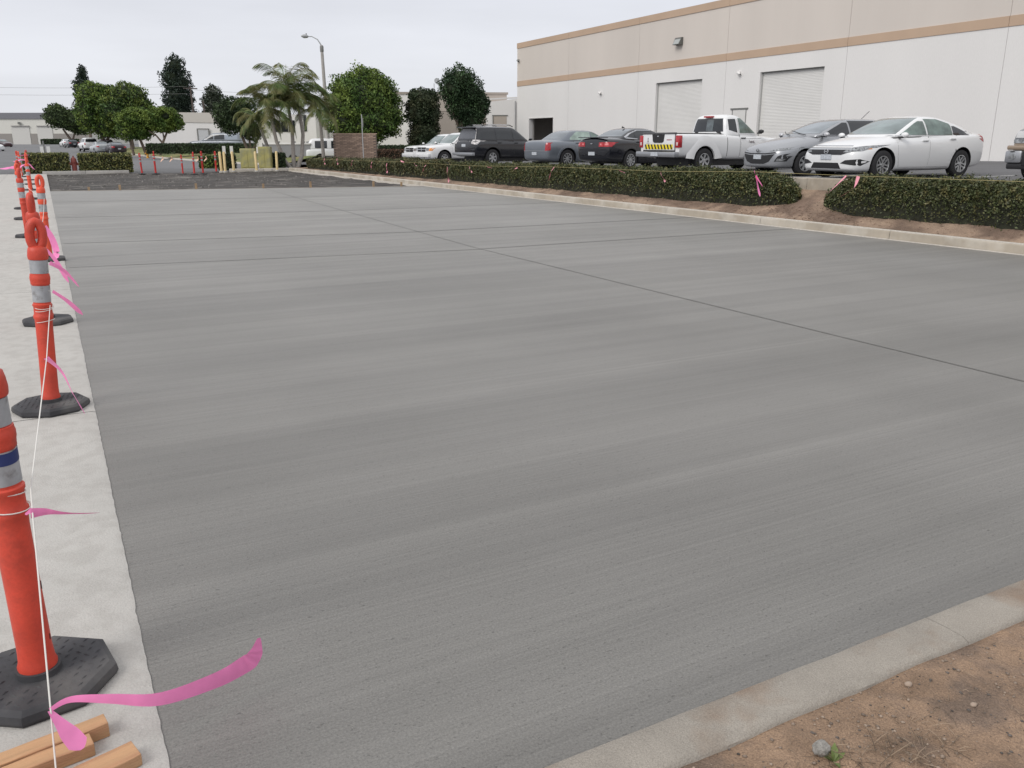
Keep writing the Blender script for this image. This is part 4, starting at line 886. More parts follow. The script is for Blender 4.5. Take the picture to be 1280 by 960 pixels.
post('fourth orange post, right of the row, with its open loop against the dark strip', -.10, 13.4, (R(1.3), 0), 0, R(0), m=M_oro)
for i, (x, y, ln, lr, lab) in enumerate(((-.39, 16.95, 0, 80, 'fifth orange post of the row, its base jutting out left'), (-.49, 20.9, -.5, 30, 'sixth orange post of the row, in the bunched group'), (-.56, 24.2, .4, 0, 'seventh orange post of the row, in the bunched group'),
        (-.42, 28.2, .3, 50, 'eighth orange post, set slightly right in the bunched group'), (-.47, 33.5, -.8, 0, 'ninth orange post, far in the bunched group'), (-.55, 38.0, .5, 90, 'tenth orange post, far in the bunched group'),
        (-.62, 42.3, 0, 20, 'eleventh orange post, near the far end of the row'), (-.95, 46.4, -.4, 0, 'twelfth orange post, next to last of the row'), (-1.1, 49.6, 0, 40, 'last orange post of the row, by the left block hedge'))):
    post(lab, x, y, (R(ln), 0), R(i*13), R(lr), m=M_oro if i % 2 else M_or)
post('lone orange post standing in the street beyond the row', -.75, 54.5, (0, 0), 0, 0, z0=0)
for i, (x, y, lab) in enumerate(((4.47, 48.9, 'leftmost dark red post of the far cross row'), (5.1, 48.6, 'second red post of the far cross row, with a loop top'), (6.3, 47.6, 'thin red post in the middle left of the far cross row'), (6.8, 47.2, 'stout red post in the middle of the far cross row'), (7.28, 47.5, 'red post with pink tape right of the middle of the far cross row'), (8.3, 49.6, 'rightmost red post of the far cross row, beside the yellow bollards'))):
    post(lab, x, y, (R((-2, -1, 1, -1, .5, 1)[i]), 0), i, R(i*40), m=mat('deep_red_plastic', (.55, .035, .03), .5), grp='red posts across the far end', z0=-.03, scale=(.92, 1, .85, .97, 1, .98)[i])
# ================================================================== cord and flagging tape
M_cord = mat('white_cord', (.72, .70, .66), .8); M_pink = mat('pink_tape', (.90, .26, .54), .45, spec=.4, var=.08, vscale=14)
M_pinkr = mat('coral_tape', (.84, .34, .42), .5, var=.1, vscale=9)
def ribbon(pts, w, mb=None, twist=0, tw0=0, m=None):
    mb = mb or MB(); pts = [Vector(p) for p in pts]; n = len(pts); vs = []; ups = Vector((0, 0, 1))
    # smooth the polyline
    out = []
    for i in range(n-1):
        p0 = pts[max(0, i-1)]; p1 = pts[i]; p2 = pts[i+1]; p3 = pts[min(n-1, i+2)]
        for k in range(6):
            t = k/6; out.append(.5*((2*p1)+(-p0+p2)*t+(2*p0-5*p1+4*p2-p3)*t*t+(-p0+3*p1-3*p2+p3)*t**3))
    out.append(pts[-1]); N_ = len(out)
    for i, p in enumerate(out):
        d = (out[min(i+1, N_-1)]-out[max(i-1, 0)]).normalized(); a = ups-d*d.dot(ups)
        a = a.normalized() if a.length > .02 else Vector((1, 0, 0)); a.rotate(Matrix.Rotation(tw0+twist*i/N_, 3, d)); f = i/(N_-1)
        ww = (w[0]+(w[1]-w[0])*min(1, f/.62)**1.3)*(1 if f < .84 else 1-.8*(f-.84)/.16)
        b = d.cross(a); rip = .03*ww*math.sin(i*1.7)
        vs += [p-a*ww/2, p+b*(ww*.05+rip), p+a*ww/2]
    fs = []
    for i in range(N_-1): fs += [(3*i, 3*i+3, 3*i+4, 3*i+1), (3*i+1, 3*i+4, 3*i+5, 3*i+2)]
    th = [Vector(v)+Vector((0, .0004, .0002)) for v in vs]
    mb.add(vs, fs, m); mb.add(th, [f[::-1] for f in fs], m); return mb
cd = root('cord', 'thin white cord tied from post to post along the pavement edge', 'cord', (0, 0, 0))
mb = MB(); mb.tube([(-.075, 5.68, .66), (-.10, 4.2, .672), (-.152, 2.59, .655)], .0022, 6, M_cord); mb.build('cord_run', None, cd)
mb = MB(); mb.tube([(-.152, 2.59, .655), (-.153, 2.5, .60), (-.168, 2.2, .19), (-.175, 2.08, .02)], .0022, 6, M_cord); mb.build('cord_run', None, cd)
runs = [((-.08, 8.6, .85), (-.07, 5.72, .74)), ((-.05, 13.4, .86), (-.09, 8.65, .85)), ((-.33, 16.95, .9), (-.05, 13.4, .86)), ((-.43, 20.9, .9), (-.33, 16.95, .9)), ((-.5, 24.2, .9), (-.43, 20.9, .9)), ((-.38, 28.2, .9), (-.5, 24.2, .9)), ((-.45, 33.5, .9), (-.38, 28.2, .9)), ((-.5, 38, .9), (-.45, 33.5, .9)), ((-.6, 42.3, .9), (-.5, 38, .9)), ((-.93, 46.4, .9), (-.6, 42.3, .9)), ((-1.05, 49.6, .9), (-.93, 46.4, .9))]
for a, b in runs:
    mb = MB(); mb.tube(sag(a, b, .03, 6), .0028, 4, M_cord); mb.build('cord_run', None, cd)
for k, (cx_, cy_, z, rr) in enumerate(((-.1085, 5.74, .645, .0505), (-.109, 5.74, .63, .0505), (-.112, 5.74, .56, .0505), (-.218, 2.63, .655, .0505), (-.217, 2.63, .645, .0505), (-.217, 2.63, .60, .0575))):
    mb = MB(); mb.tube([(cx_+rr*math.cos(a), cy_+rr*math.sin(a), z+.008*math.sin(a+k)) for a in [i*2*PI/18 for i in range(19)]], .0018, 5, M_cord, cap=False); mb.build('cord_loop', None, cd)
def tape(label, pts, w, twist=0, tw0=0, m=None, extra=None, grp='pink flagging tapes on the cord'):
    w = [w[0]*1.3, w[1]*1.5]; mb = ribbon(pts, w, None, twist, tw0, m or M_pink)
    if extra: 
        for e in extra: ribbon(e[0], [q*1.75 for q in e[1]], mb, e[2], e[3] if len(e) > 3 else 0, m or M_pink)
    o = mb.build('flagging_tape', None, None, ang=70); return tag(o, label, 'tape', grp)
tape('longest pink tape, streaming right over the fresh slab from the cord bottom', [(-.170, 2.20, .190), (-.12, 2.21, .198), (-.03, 2.2, .175), (.09, 2.2, .132), (.24, 2.25, .108), (.32, 2.28, .110), (.352, 2.285, .122), (.368, 2.29, .145), (.380, 2.295, .180)], [.008, .043], .45, -.2,
     extra=[([(-.170, 2.20, .188), (-.14, 2.16, .15), (-.108, 2.12, .105)], [.010, .036], .3, 1.1)])
tape('pink tape streaming level to the right from the nearest post', [(-.158, 2.52, .61), (-.12, 2.52, .607), (-.08, 2.51, .598), (-.03, 2.5, .59), (.012, 2.5, .583)], [.026, .005], .9, .2, extra=[([(-.152, 2.52, .62), (-.172, 2.53, .605)], [.008, .004], 0)])
tape('pink tape hanging down to the second post base', [(-.102, 4.2, .672), (-.05, 4.2, .60), (-.02, 4.2, .50), (.018, 4.2, .39)], [.034, .020], .9, .9)
tape('pink tape slanting right, lower of the two on the third post', [(-.05, 5.62, .752), (.02, 5.6, .69), (.09, 5.6, .60)], [.022, .030], .5, .6)
tape('pink tape slanting right, upper of the two on the third post', [(-.05, 6.6, .80), (.02, 6.6, .75), (.06, 6.6, .70), (.108, 6.6, .62)], [.022, .020], .9, .3)
tape('pale pink tape fluttering beside the loop of the second post', [(-.06, 8.0, .93), (-.02, 8.0, .84), (.0, 8.0, .72), (-.02, 8.0, .66)], [.03, .05], .9, .3)
tape('pink tape hanging straight down from the loop of the second post', [(-.07, 7.0, .86), (-.01, 7.0, .76), (.05, 7.0, .60)], [.015, .028], .4, .5)
for i, (x, y, z, dx, dz) in enumerate(((-.55, 24.5, .95, -.42, .02), (-.6, 30, .86, -.5, -.05), (-.5, 33, .9, .25, -.2), (-.6, 36, .8, -.3, -.3), (-.5, 28.5, .92, .12, -.22), (-.62, 42, .85, -.5, -.05), (-.9, 47, .95, .4, .05))):
    tape(('pink tape blown left, topmost beside the bunched posts', 'pale pink tape blown left, second beside the bunched posts', 'pink tape draped over the bunched posts', 'pale pink tape drooping left of the bunched posts', 'bright pink tape knotted low on the bunched posts', 'small pink tape blown left at the far end of the row', 'tiny pink tape by the last orange post')[i],
         [(x, y, z), (x+dx*.4, y, z+dz*.3+.03), (x+dx*.75, y, z+dz*.8), (x+dx, y, z+dz)], [.03, .05], 1.2, .4)
# hedge string with tapes
hs = root('hedge_string', 'thin yellowish string stretched along the front of the hedges', 'string', (0, 0, 0))
ptsH = [(12.93, 46.5, .70), (12.95, 39.8, .74), (12.94, 33, .80), (12.95, 27, .80), (12.93, 21.4, .90), (12.93, 16.5, .92), (12.93, 13.4, 1.0), (12.95, 11.0, 1.0), (12.93, 7.96, 1.02), (12.93, 5.5, 1.03)]
for a, b in zip(ptsH[:-1], ptsH[1:]):
    m = MB(); m.tube([a, b], .0035, 4, mat('yellow_string', (.42, .36, .17), .8)); m.build('string_run', None, hs)
HT = [(44.5, .76, .1, -.3), (42.3, .80, .15, -.3), (39.8, .76, -.25, -.3), (37.1, .74, -.1, -.35), (35.2, .72, .05, -.42), (33.2, .80, -.3, .05), (32.1, .78, .3, -.1), (30.9, .74, -.3, -.28), (28.9, .72, .15, -.55), (27.05, .78, .25, -.2), (25.7, .80, .45, -.03), (23.6, .82, -.2, -.08), (21.4, .90, -.28, -.4), (18.2, .90, .3, -.06), (16.5, .90, .22, -.22)]
for i, (y, z, dy, dz) in enumerate(HT):
    tape('small coral tape on the hedge string, number %s counted from the palms' % ['one', 'two', 'three', 'four', 'five', 'six', 'seven', 'eight', 'nine', 'ten', 'eleven', 'twelve', 'thirteen', 'fourteen', 'fifteen'][i],
         [(12.90, y, z), (12.86, y-dy*.4, z+dz*.35), (12.88, y-dy*.8, z+dz*.75), (12.86, y-dy, z+dz)], [.02, .035], 1.0, .5, M_pinkr, grp='coral tapes along the hedge string')
tape('bright pink tape hanging from the string just left of the soil gap', [(12.9, 13.41, 1.02), (12.87, 13.30, .86), (12.86, 13.22, .68), (12.86, 13.15, .52)], [.05, .04], 1.6, .3, extra=[([(12.9, 13.36, .92), (12.86, 13.1, .72)], [.03, .02], .5)], grp='tapes beside the soil gap')
tape('coral pink tape trailing down left on the right hedge, left of two', [(12.88, 11.05, 1.0), (12.85, 11.25, .80), (12.84, 11.5, .58), (12.83, 11.62, .52)], [.035, .025], 1.2, .5, M_pinkr, grp='tapes beside the soil gap')
tape('coral pink tape bent like a hook on the right hedge, right of two', [(12.88, 10.78, 1.0), (12.85, 10.80, .84), (12.84, 10.86, .76), (12.83, 11.10, .62)], [.045, .02], 1.2, .5, M_pinkr, grp='tapes beside the soil gap')
# far cross tape with little flags
ct = root('cross_string', 'sagging string with small tapes between the far red posts', 'string', (0, 0, 0))
fp = [(3.9, 51.0, .9), (4.47, 48.9, .95), (5.1, 48.6, .95), (6.3, 47.6, .82), (6.8, 47.2, .92), (7.28, 47.5, .95), (8.3, 49.6, .92)]
for a, b in zip(fp[:-1], fp[1:]):
    m = MB(); m.tube(sag(a, b, .05, 6), .006, 4, mat('yellow_string', (.42, .36, .17), .8)); m.build('string_run', None, ct)
for (x, y, lab) in ((5.45, 48.3, 'leftmost'), (5.85, 48.0, 'second'), (7.05, 47.4, 'third'), (7.55, 48.0, 'fourth')):
    tape('small pale tape on the string between the far red posts, %s of four' % lab, [(x, y, .86), (x+.05, y-.02, .76), (x-.03, y-.03, .68), (x-.10, y-.02, .58)], [.05, .05], 1, .3, mat('pale_tape', (.80, .50, .36), .6), grp='tapes on the far cross string')
# ================================================================== timber offcuts by the nearest post
def timber(label, c, L_, w, h, rz, seed):
    m = MB(); bm = bmesh.new(); bmesh.ops.create_cube(bm, size=1)
    for v in bm.verts: v.co = Vector((v.co.x*L_, v.co.y*w, v.co.z*h))
    bmesh.ops.bevel(bm, geom=bm.edges[:], offset=.0015, segments=1, affect='EDGES')
    bmesh.ops.subdivide_edges(bm, edges=[e for e in bm.edges if e.calc_length() > L_*.5], cuts=14)
    for v in bm.verts: v.co += Vector((0, noise.noise(v.co*9+Vector((seed, 0, 0)))*.003, noise.noise(v.co*8+Vector((0, seed, 0)))*.0025))
    vs = [v.co.copy() for v in bm.verts]; fs = [[v.index for v in f.verts] for f in bm.faces]; bm.free(); m.add(vs, fs)
    o = m.build('timber', M_wood, None, (c[0], c[1], .012+h/2+c[2]), (0, 0, rz), 40); tag(o, label, 'timber', 'timber offcuts by the nearest post'); return o
timber('longer sawn timber with its end ahead, behind the front timber piece', (-.295, 2.255, 0), .50, .052, .042, R(10), 1)
timber('sawn timber piece lying against the front of the longer timber', (-.315, 2.195, 0), .46, .052, .038, R(10), 4)
timber('short timber piece cut by the bottom edge, nearest the fresh slab', (-.13, 2.10, 0), .30, .07, .036, R(16), 7)
# ================================================================== vehicles
M_tyre = mat('tyre_rubber', (.022, .022, .024), .85, var=.2, vscale=8)
M_rim = mat('alloy', (.50, .51, .52), .35, metal=.7)
M_rimd = mat('wheel_shadow', (.02, .02, .02), .8)
M_trim = mat('black_trim', (.018, .018, .02), .55)
M_glassd = mat('tinted_glass', (.015, .018, .022), .06, spec=.8)
M_glassl = mat('sky_toned_windscreen', (.17, .215, .215), .07, spec=1.0, var=.35, vscale=2.2)  # pale base colour stands in for the reflected sky
M_glassg = mat('green_side_glass', (.13, .18, .16), .08, spec=.8, var=.5, vscale=3.5)
M_lampc = mat('clear_lamp', (.27, .28, .29), .10, metal=.3, var=.6, vscale=22)
M_lampr = mat('red_lamp', (.42, .022, .03), .18, spec=.7, var=.35, vscale=9)
M_amber = mat('amber_lamp', (.75, .28, .06), .25)
M_plate = mat('number_plate', (.50, .53, .57), .5, var=.25, vscale=28)
M_chrome = mat('chrome', (.62, .63, .65), .18, metal=.9)
def paint(name, c, metal=0, rough=.35): return mat(name, c, rough, metal=metal, spec=.5, coat=.7)
def lower(st, W2):
    """loft along x; stations (x, widthfactor, zb, zs, zt)"""
    vs = []; fs = []; n = None
    for (x, k, zb_, zs_, zt_) in st:
        w = W2*k; h = zs_-zb_
        half = [(0, zb_), (.55*w, zb_), (.90*w, zb_+.01), (.97*w, zb_+.12*h), (1.0*w, zb_+.42*h), (1.0*w, zb_+.68*h), (.975*w, zb_+.88*h), (.93*w, zs_), (.80*w, zs_+(zt_-zs_)*.55), (.5*w, zt_-.012), (0, zt_)]
        ring = [(x, -y, z) for y, z in half[::-1]] + [(x, y, z) for y, z in half[1:-1]]
        if n is None: n = len(ring)
        vs += ring
    for s in range(len(st)-1):
        for i in range(n):
            j = (i+1) % n; fs.append((s*n+i, s*n+j, (s+1)*n+j, (s+1)*n+i))
    fs.append(tuple(range(n))); fs.append(tuple((len(st)-1)*n+i for i in range(n-1, -1, -1)))
    return vs, fs
def house(lv):
    """levels (z, xf, xr, halfwidth, bow)"""
    vs = []; fs = []
    for (z, xf, xr, w, bow) in lv:
        L_ = xf-xr; half = [(xf, 0), (xf-bow*.25, .45*w), (xf-bow, .82*w), (xf-bow-.06, .97*w), (xf-bow-.3*L_, w), (xf-bow-.5*L_, w), (xr+.28*L_, w), (xr+.09, .97*w), (xr+.03, .84*w), (xr, .45*w), (xr-.01, 0)]
        vs += [(x, y, z) for x, y in half] + [(x, -y, z) for x, y in half[-2:0:-1]]
    n = 20
    for s in range(len(lv)-1):
        for i in range(n):
            j = (i+1) % n; fs.append((s*n+i, s*n+j, (s+1)*n+j, (s+1)*n+i))
    fs.append(tuple((len(lv)-1)*n+i for i in range(n))); fs.append(tuple(range(n-1, -1, -1)))
    return vs, fs
def evaled(vs, fs, m, sub=2, cuts=None, cutm=None, crease=0):
    me = bpy.data.meshes.new('tmp'); me.from_pydata(vs, [], fs); bm = bmesh.new(); bm.from_mesh(me); bmesh.ops.recalc_face_normals(bm, faces=bm.faces)
    bm.to_mesh(me); bm.free(); me.materials.append(m)
    if cutm: me.materials.append(cutm)
    o = bpy.data.objects.new('tmp', me); COL.objects.link(o)
    if sub: q = o.modifiers.new('s', 'SUBSURF'); q.levels = sub; q.render_levels = sub
    tmp = []
    for (cx, cz, r) in (cuts or []):
        for s in (-1, 1):
            mb = MB(); mb.lathe([(r, 0), (r, .8)], 28, None, Matrix.Translation((cx, s*.50 if s > 0 else -1.30, cz)) @ Matrix.Rotation(-PI/2, 4, 'X'))
            cme = mb.mesh('tmpc', cutm, 0); c = bpy.data.objects.new('tmpc', cme); COL.objects.link(c); tmp.append(c)
            b = o.modifiers.new('b', 'BOOLEAN'); b.operation = 'DIFFERENCE'; b.solver = 'EXACT'; b.object = c
            try: b.material_mode = 'TRANSFER'
            except Exception: pass
    dg = bpy.context.evaluated_depsgraph_get(); out = bpy.data.meshes.new_from_object(o.evaluated_get(dg))
    bpy.data.objects.remove(o)
    for c in tmp: bpy.data.objects.remove(c)
    return out
def densify(poly, maxl):
    out = []
    for i, a in enumerate(poly):
        b = poly[(i+1) % len(poly)]; d = math.dist(a, b); k = max(1, int(math.ceil(d/maxl)))
        for j in range(k): out.append((a[0]+(b[0]-a[0])*j/k, a[1]+(b[1]-a[1])*j/k))
    return out
class Car:
    def __init__(s, label, x, y, heading, paint_m, st, hs_, W2, wheels, group='cars parked beyond the hedge', z=None, cat='car', name='parked_car', sub=2, arch=.07, roof_m=None, cargo=None):
        s.t = root(name, label, cat, (x, y, zcar(x, y) if z is None else z), heading, group); s.W2 = W2; s.pm = paint_m
        hs_ = [(z, xf, xr, w, bow*.5) for z, xf, xr, w, bow in hs_]; s.lv = hs_
        fx, rx, r, tw = wheels
        lo = evaled(*lower(st, W2), paint_m, sub, [(fx, r, r+arch), (rx, r, r+arch)], M_trim)
        hv = evaled(*house(hs_), paint_m, sub) if hs_ else None
        bm = bmesh.new(); bm.from_mesh(lo)
        if hv: bm.from_mesh(hv)
        if cargo: cargo(bm)
        bm.normal_update(); s.bvh = BVHTree.FromBMesh(bm)
        me = bpy.data.meshes.new('body'); bm.to_mesh(me); bm.free()
        for m_ in lo.materials: me.materials.append(m_)
        shade(me, 42); s.body = link('body', me, s.t)
        mb = MB(); mb.box(rx-.5, fx+.5, -W2*.78, W2*.78, .20, .5, M_trim); mb.build('chassis', None, s.t, ang=0)
        s.wheels = wheels
    def wheel(s, style='spoke', n=5, rim=None, rr=.64, only=None):
        fx, rx, r, tw = s.wheels
        for X in (fx, rx):
            for sd_ in (-1, 1):
                M_ = Matrix.Translation((X, sd_*(s.W2-.115), r)) @ Matrix.Rotation(-sd_*PI/2, 4, 'X')
                mb = MB(); mb.lathe([(r*.60, -.08), (r*.9, -.10), (r*.985, -.085), (r, -.03), (r, .04), (r*.985, .085), (r*.9, .10), (r*rr*1.02, .092), (r*rr, .06)], 26, M_tyre, M_)
                w = mb.build('wheel', None, s.t, ang=50)
                mb = MB(); mb.lathe([(.001, .03), (r*rr*.97, .03)], 20, M_rimd, M_, cap=False)
                mb.lathe([(r*rr*.97, .04), (r*rr*.99, .094), (r*rr*.93, .096), (r*rr*.90, .06)], 26, rim or M_rim, M_, cap=False)
                mb.lathe([(r*.16, .05), (r*.15, .088), (r*.04, .09)], 12, rim or M_rim, M_)
                for k in range(n):
                    A = M_ @ Matrix.Rotation(2*PI*k/n+.3, 4, 'Z')
                    if style == 'spoke': ww = ((-.030, .030),)
                    elif style == 'twin': ww = ((-.052, -.020), (.020, .052))
                    else: ww = ((-.016, .016),)
                    for a, b in ww:
                        q = r/.32
                        vs = [(r*.10, a*q*.8, .075), (r*rr*.95, a*q*1.1, .088), (r*rr*.95, b*q*1.1, .088), (r*.10, b*q*.8, .075), (r*.10, a*q, .04), (r*rr*.95, a*q*1.2, .04), (r*rr*.95, b*q*1.2, .04), (r*.10, b*q, .04)]
                        mb.add([A @ Vector(v) for v in vs], [(0,1,2,3),(0,4,5,1),(3,2,6,7),(1,5,6,2)], rim or M_rim)
                mb.build('rim', None, w, ang=30)
    def patch(s, name, axis, poly, m, off=.006, grid=.07, th=.02, parent=None, far=6):
        """project polygon onto the body. axis: 'L' (+y side), 'R' (-y side), 'F', 'B', 'T'; poly in (x,z), (y,z) or (x,y)"""
        bm = bmesh.new(); poly = densify(poly, grid)
        vv = [bm.verts.new((p[0], p[1], 0)) for p in poly]; bm.faces.new(vv)
        xs_ = [p[0] for p in poly]; ys_ = [p[1] for p in poly]
        for ax, lo_, hi_ in ((0, min(xs_), max(xs_)), (1, min(ys_), max(ys_))):
            k = int((hi_-lo_)/grid)
            for i in range(1, k+1):
                c = lo_+(hi_-lo_)*i/(k+1); co = Vector((c, 0, 0)) if ax == 0 else Vector((0, c, 0)); no = Vector((1, 0, 0)) if ax == 0 else Vector((0, 1, 0))
                bmesh.ops.bisect_plane(bm, geom=bm.verts[:]+bm.edges[:]+bm.faces[:], plane_co=co, plane_no=no)
        def org(p):
            a, b = p.x, p.y
            return {'L': (Vector((a, far, b)), Vector((0, -1, 0))), 'R': (Vector((a, -far, b)), Vector((0, 1, 0))), 'F': (Vector((far, a, b)), Vector((-1, 0, 0))), 'B': (Vector((-far, a, b)), Vector((1, 0, 0))), 'T': (Vector((a, b, far)), Vector((0, 0, -1)))}[axis]
        last = None; miss = []
        for v in bm.verts:
            o_, d_ = org(v.co); hit = s.bvh.ray_cast(o_, d_)
            if hit[0] is None: miss.append((v, o_, d_)); continue
            nn = hit[1] if hit[1].dot(d_) < 0 else -hit[1]
            v.co = hit[0]+(nn*.6-d_*.6).normalized()*off; last = v.co.copy()
        for v, o_, d_ in miss:
            nr = s.bvh.find_nearest(o_+d_*(far-(s.W2 if axis in 'LR' else 2.2)))
            v.co = (nr[0]-d_*off) if nr[0] else o_
        bd = [e for e in bm.edges if e.is_boundary]; _, dd = org(Vector((0, 0, 0)))
        ex = bmesh.ops.extrude_edge_only(bm, edges=bd)
        for g_ in ex['geom']:
            if isinstance(g_, bmesh.types.BMVert): g_.co += dd*th
        bmesh.ops.recalc_face_normals(bm, faces=bm.faces)
        me = bpy.data.meshes.new(name); bm.to_mesh(me); bm.free(); me.materials.append(m); shade(me, 40)
        return link(name, me, parent or s.t)
    def F(s, z, i): return float(np.interp(z, [l[0] for l in s.lv], [(l[1]-l[4]-.05, l[2], l[3])[i] for l in s.lv]))
    def side_glass(s, zlo, zhi, spans, inset=.08, rin=.16, top=None):
        for xa, xb, m in spans:
            zz = [zlo+(zhi-zlo)*i/7 for i in range(8)]
            fr = [(min(xb, s.F(z, 0)-inset), z) for z in zz]; bk = [(max(xa, s.F(z, 1)+rin), z) for z in zz]
            keep = [i for i in range(8) if fr[i][0]-bk[i][0] > .03]
            if len(keep) < 3: continue
            s.both('window', [bk[i] for i in keep][::-1]+[fr[i] for i in keep] if 0 else [fr[i] for i in keep]+[bk[i] for i in keep][::-1], m, off=.009, th=.014)
    def end_glass(s, ax, name, zlo, zhi, m, k=.84):
        zz = [zlo+(zhi-zlo)*i/5 for i in range(6)]; w = [s.F(z, 2)*k for z in zz]
        return s.patch(name, ax, [(-a, z) for a, z in zip(w, zz)]+[(a, z) for a, z in zip(w[::-1], zz[::-1])], m, off=.005)
    def both(s, name, poly, m, **k):
        for ax in 'LR': s.patch(name, ax, poly, m, **k)
    def door(s, poly, hx, hz, hm=None, seam_shade=True):
        for ax, sg in (('L', 1), ('R', -1)):
            s.patch('door_gap_shade', ax, [(p[0], p[1]) for p in grow(poly, .004)], mat('seam_dark', (.08, .08, .08), .7), off=.0015, th=.01)  # dark strip painted in for the shade of the door gap
            d = s.patch('door', ax, poly, s.pm, off=.004, th=.006)
            o_ = Vector((hx, 6*sg, hz)); h = s.bvh.ray_cast(o_, Vector((0, -sg, 0)))
            if h[0]:
                mb = MB(); y = h[0].y+sg*.012; mb.box(hx-.10, hx+.10, min(y, y+sg*.028), max(y, y+sg*.028), hz-.018, hz+.014, hm or s.pm, bev=.008); mb.build('handle', None, d)
    def mirror(s, x, z, y, m, w=.10):
        for sg in (-1, 1):
            bm = bmesh.new(); bmesh.ops.create_uvsphere(bm, u_segments=12, v_segments=8, radius=1)
            mb = MB(); mb.add([Vector((x+v.co.x*.065, sg*(y+.07+v.co.y*w*.9), z+.01+v.co.z*.062)) for v in bm.verts], [[v.index for v in f.verts] for f in bm.faces], m); bm.free()
            mb.box(x-.03, x+.05, min(sg*(y-.07), sg*(y+.06)), max(sg*(y-.07), sg*(y+.06)), z-.06, z-.02, M_trim)
            mb.build('mirror', None, s.t, ang=60)
    def box(s, name, *a, m=None, bev=0, parent=None):
        mb = MB(); mb.box(*a, m, bev=bev); return mb.build(name, None, parent or s.t)
def grow(poly, d):
    cx = sum(p[0] for p in poly)/len(poly); cy = sum(p[1] for p in poly)/len(poly)
    return [(p[0]+math.copysign(d, p[0]-cx), p[1]+math.copysign(d, p[1]-cy)) for p in poly]

# ---- white saloon (front half-left)
pw = paint('white_car_paint', (.76, .765, .77))
st = [(2.22, .50, .26, .50, .56), (2.20, .72, .21, .58, .66), (2.10, .87, .17, .63, .745), (1.85, .955, .16, .70, .83), (1.4, .99, .16, .79, .915), (.95, 1.0, .17, .86, .98), (.4, 1.0, .17, .885, 1.0), (-.4, 1.0, .17, .915, 1.02), (-1.2, 1.0, .18, .965, 1.05), (-1.75, .985, .19, 1.0, 1.06), (-2.15, .93, .24, .98, 1.075), (-2.36, .82, .32, .93, 1.04), (-2.42, .55, .42, .86, .97)]
hs_ = [(.86, 1.28, -2.25, .82, .34), (.98, 1.06, -2.02, .80, .32), (1.10, .78, -1.80, .75, .28), (1.24, .46, -1.38, .68, .25), (1.35, .14, -.95, .60, .2), (1.405, -.12, -.62, .52, .16), (1.425, -.26, -.50, .30, .1)]
c = Car('glossy white four-door saloon with its nose to the hedge, rightmost whole car', 18.2, 14.3, R(179), pw, st, hs_, .90, (1.35, -1.35, .322, .2))
c.wheel('twin', 5)
c.side_glass(.985, 1.345, [(-.10, 2, M_glassg), (-1.02, -.16, M_glassg), (-1.9, -1.06, M_glassd)], .09, .38)
c.both('window_trim', [(.98, .955), (-1.62, 1.075), (-1.60, 1.092), (-1.02, 1.022), (.92, .972)], M_chrome, off=.007)
c.end_glass('F', 'windscreen', 1.0, 1.375, M_glassl, .86); c.end_glass('B', 'rear_window', 1.12, 1.35, M_glassd, .8)
c.door([(.83, .27), (-.12, .27), (-.14, .955), (.92, .925), (.90, .5)], -.0, .86)
c.door([(-.16, .27), (-.92, .27), (-1.12, .60), (-1.13, .985), (-.18, .957)], -.96, .90)
c.patch('grille', 'F', [(-.80, .66), (-.42, .545), (.42, .545), (.80, .66), (.62, .70), (-.62, .70)], M_trim, off=.008)
c.patch('chrome_bar', 'F', [(-.62, .655), (.62, .655), (.60, .685), (-.60, .685)], M_chrome, off=.014)
c.patch('hood_lip', 'F', [(-.55, .735), (.55, .735), (.53, .75), (-.53, .75)], M_chrome, off=.010)
for sg in (-1, 1):
    c.patch('headlight', 'F', [(sg*.46, .60), (sg*.62, .60), (sg*.84, .70), (sg*.86, .765), (sg*.58, .70)][::sg], M_lampc, off=.010)
    c.patch('fog_recess', 'F', [(sg*.42, .36), (sg*.80, .31), (sg*.86, .40), (sg*.80, .455), (sg*.55, .43)][::sg], M_trim, off=.006)
    c.patch('tail_light', 'B', [(sg*.40, .84), (sg*.80, .84), (sg*.84, .97), (sg*.62, .96)][::sg], M_lampr, off=.008)
    c.patch('tail_light', 'L' if sg > 0 else 'R', [(-2.36, .78), (-2.28, .84), (-2.14, 1.0), (-2.20, 1.01), (-2.38, .93)], M_lampr, off=.008)
    c.patch('side_marker', 'L' if sg > 0 else 'R', [(1.82, .665), (1.70, .672), (1.71, .69), (1.83, .683)], M_amber, off=.006)
c.both('headlight', [(2.15, .615), (1.95, .63), (1.70, .70), (1.78, .715), (2.10, .68)], M_lampc, off=.008)
c.patch('lower_intake', 'F', [(-.44, .24), (.44, .24), (.36, .37), (-.36, .37)], M_trim, off=.006)
c.patch('number_plate', 'F', [(-.155, .44), (.155, .44), (.155, .55), (-.155, .55)], M_plate, off=.022)
bx = Vector((2.235, 0, .615)); mb = MB()
for (y0, y1, z0, z1) in ((-.045, -.028, -.04, .04), (.028, .045, -.04, .04), (-.03, .03, -.008, .008)): mb.box(2.232, 2.242, y0, y1, .615+z0, .615+z1, M_chrome)
mb.tube([(2.235, .062*math.cos(a), .615+.05*math.sin(a)) for a in [i*PI/8 for i in range(17)]], .006, 5, M_chrome, cap=False); mb.build('badge', None, c.t)
c.mirror(.78, .97, .84, pw)
c.both('sill_trim', [(.85, .20), (-.9, .20), (-.9, .235), (.85, .235)], mat('grey_sill', (.4, .4, .41), .4), off=.005)

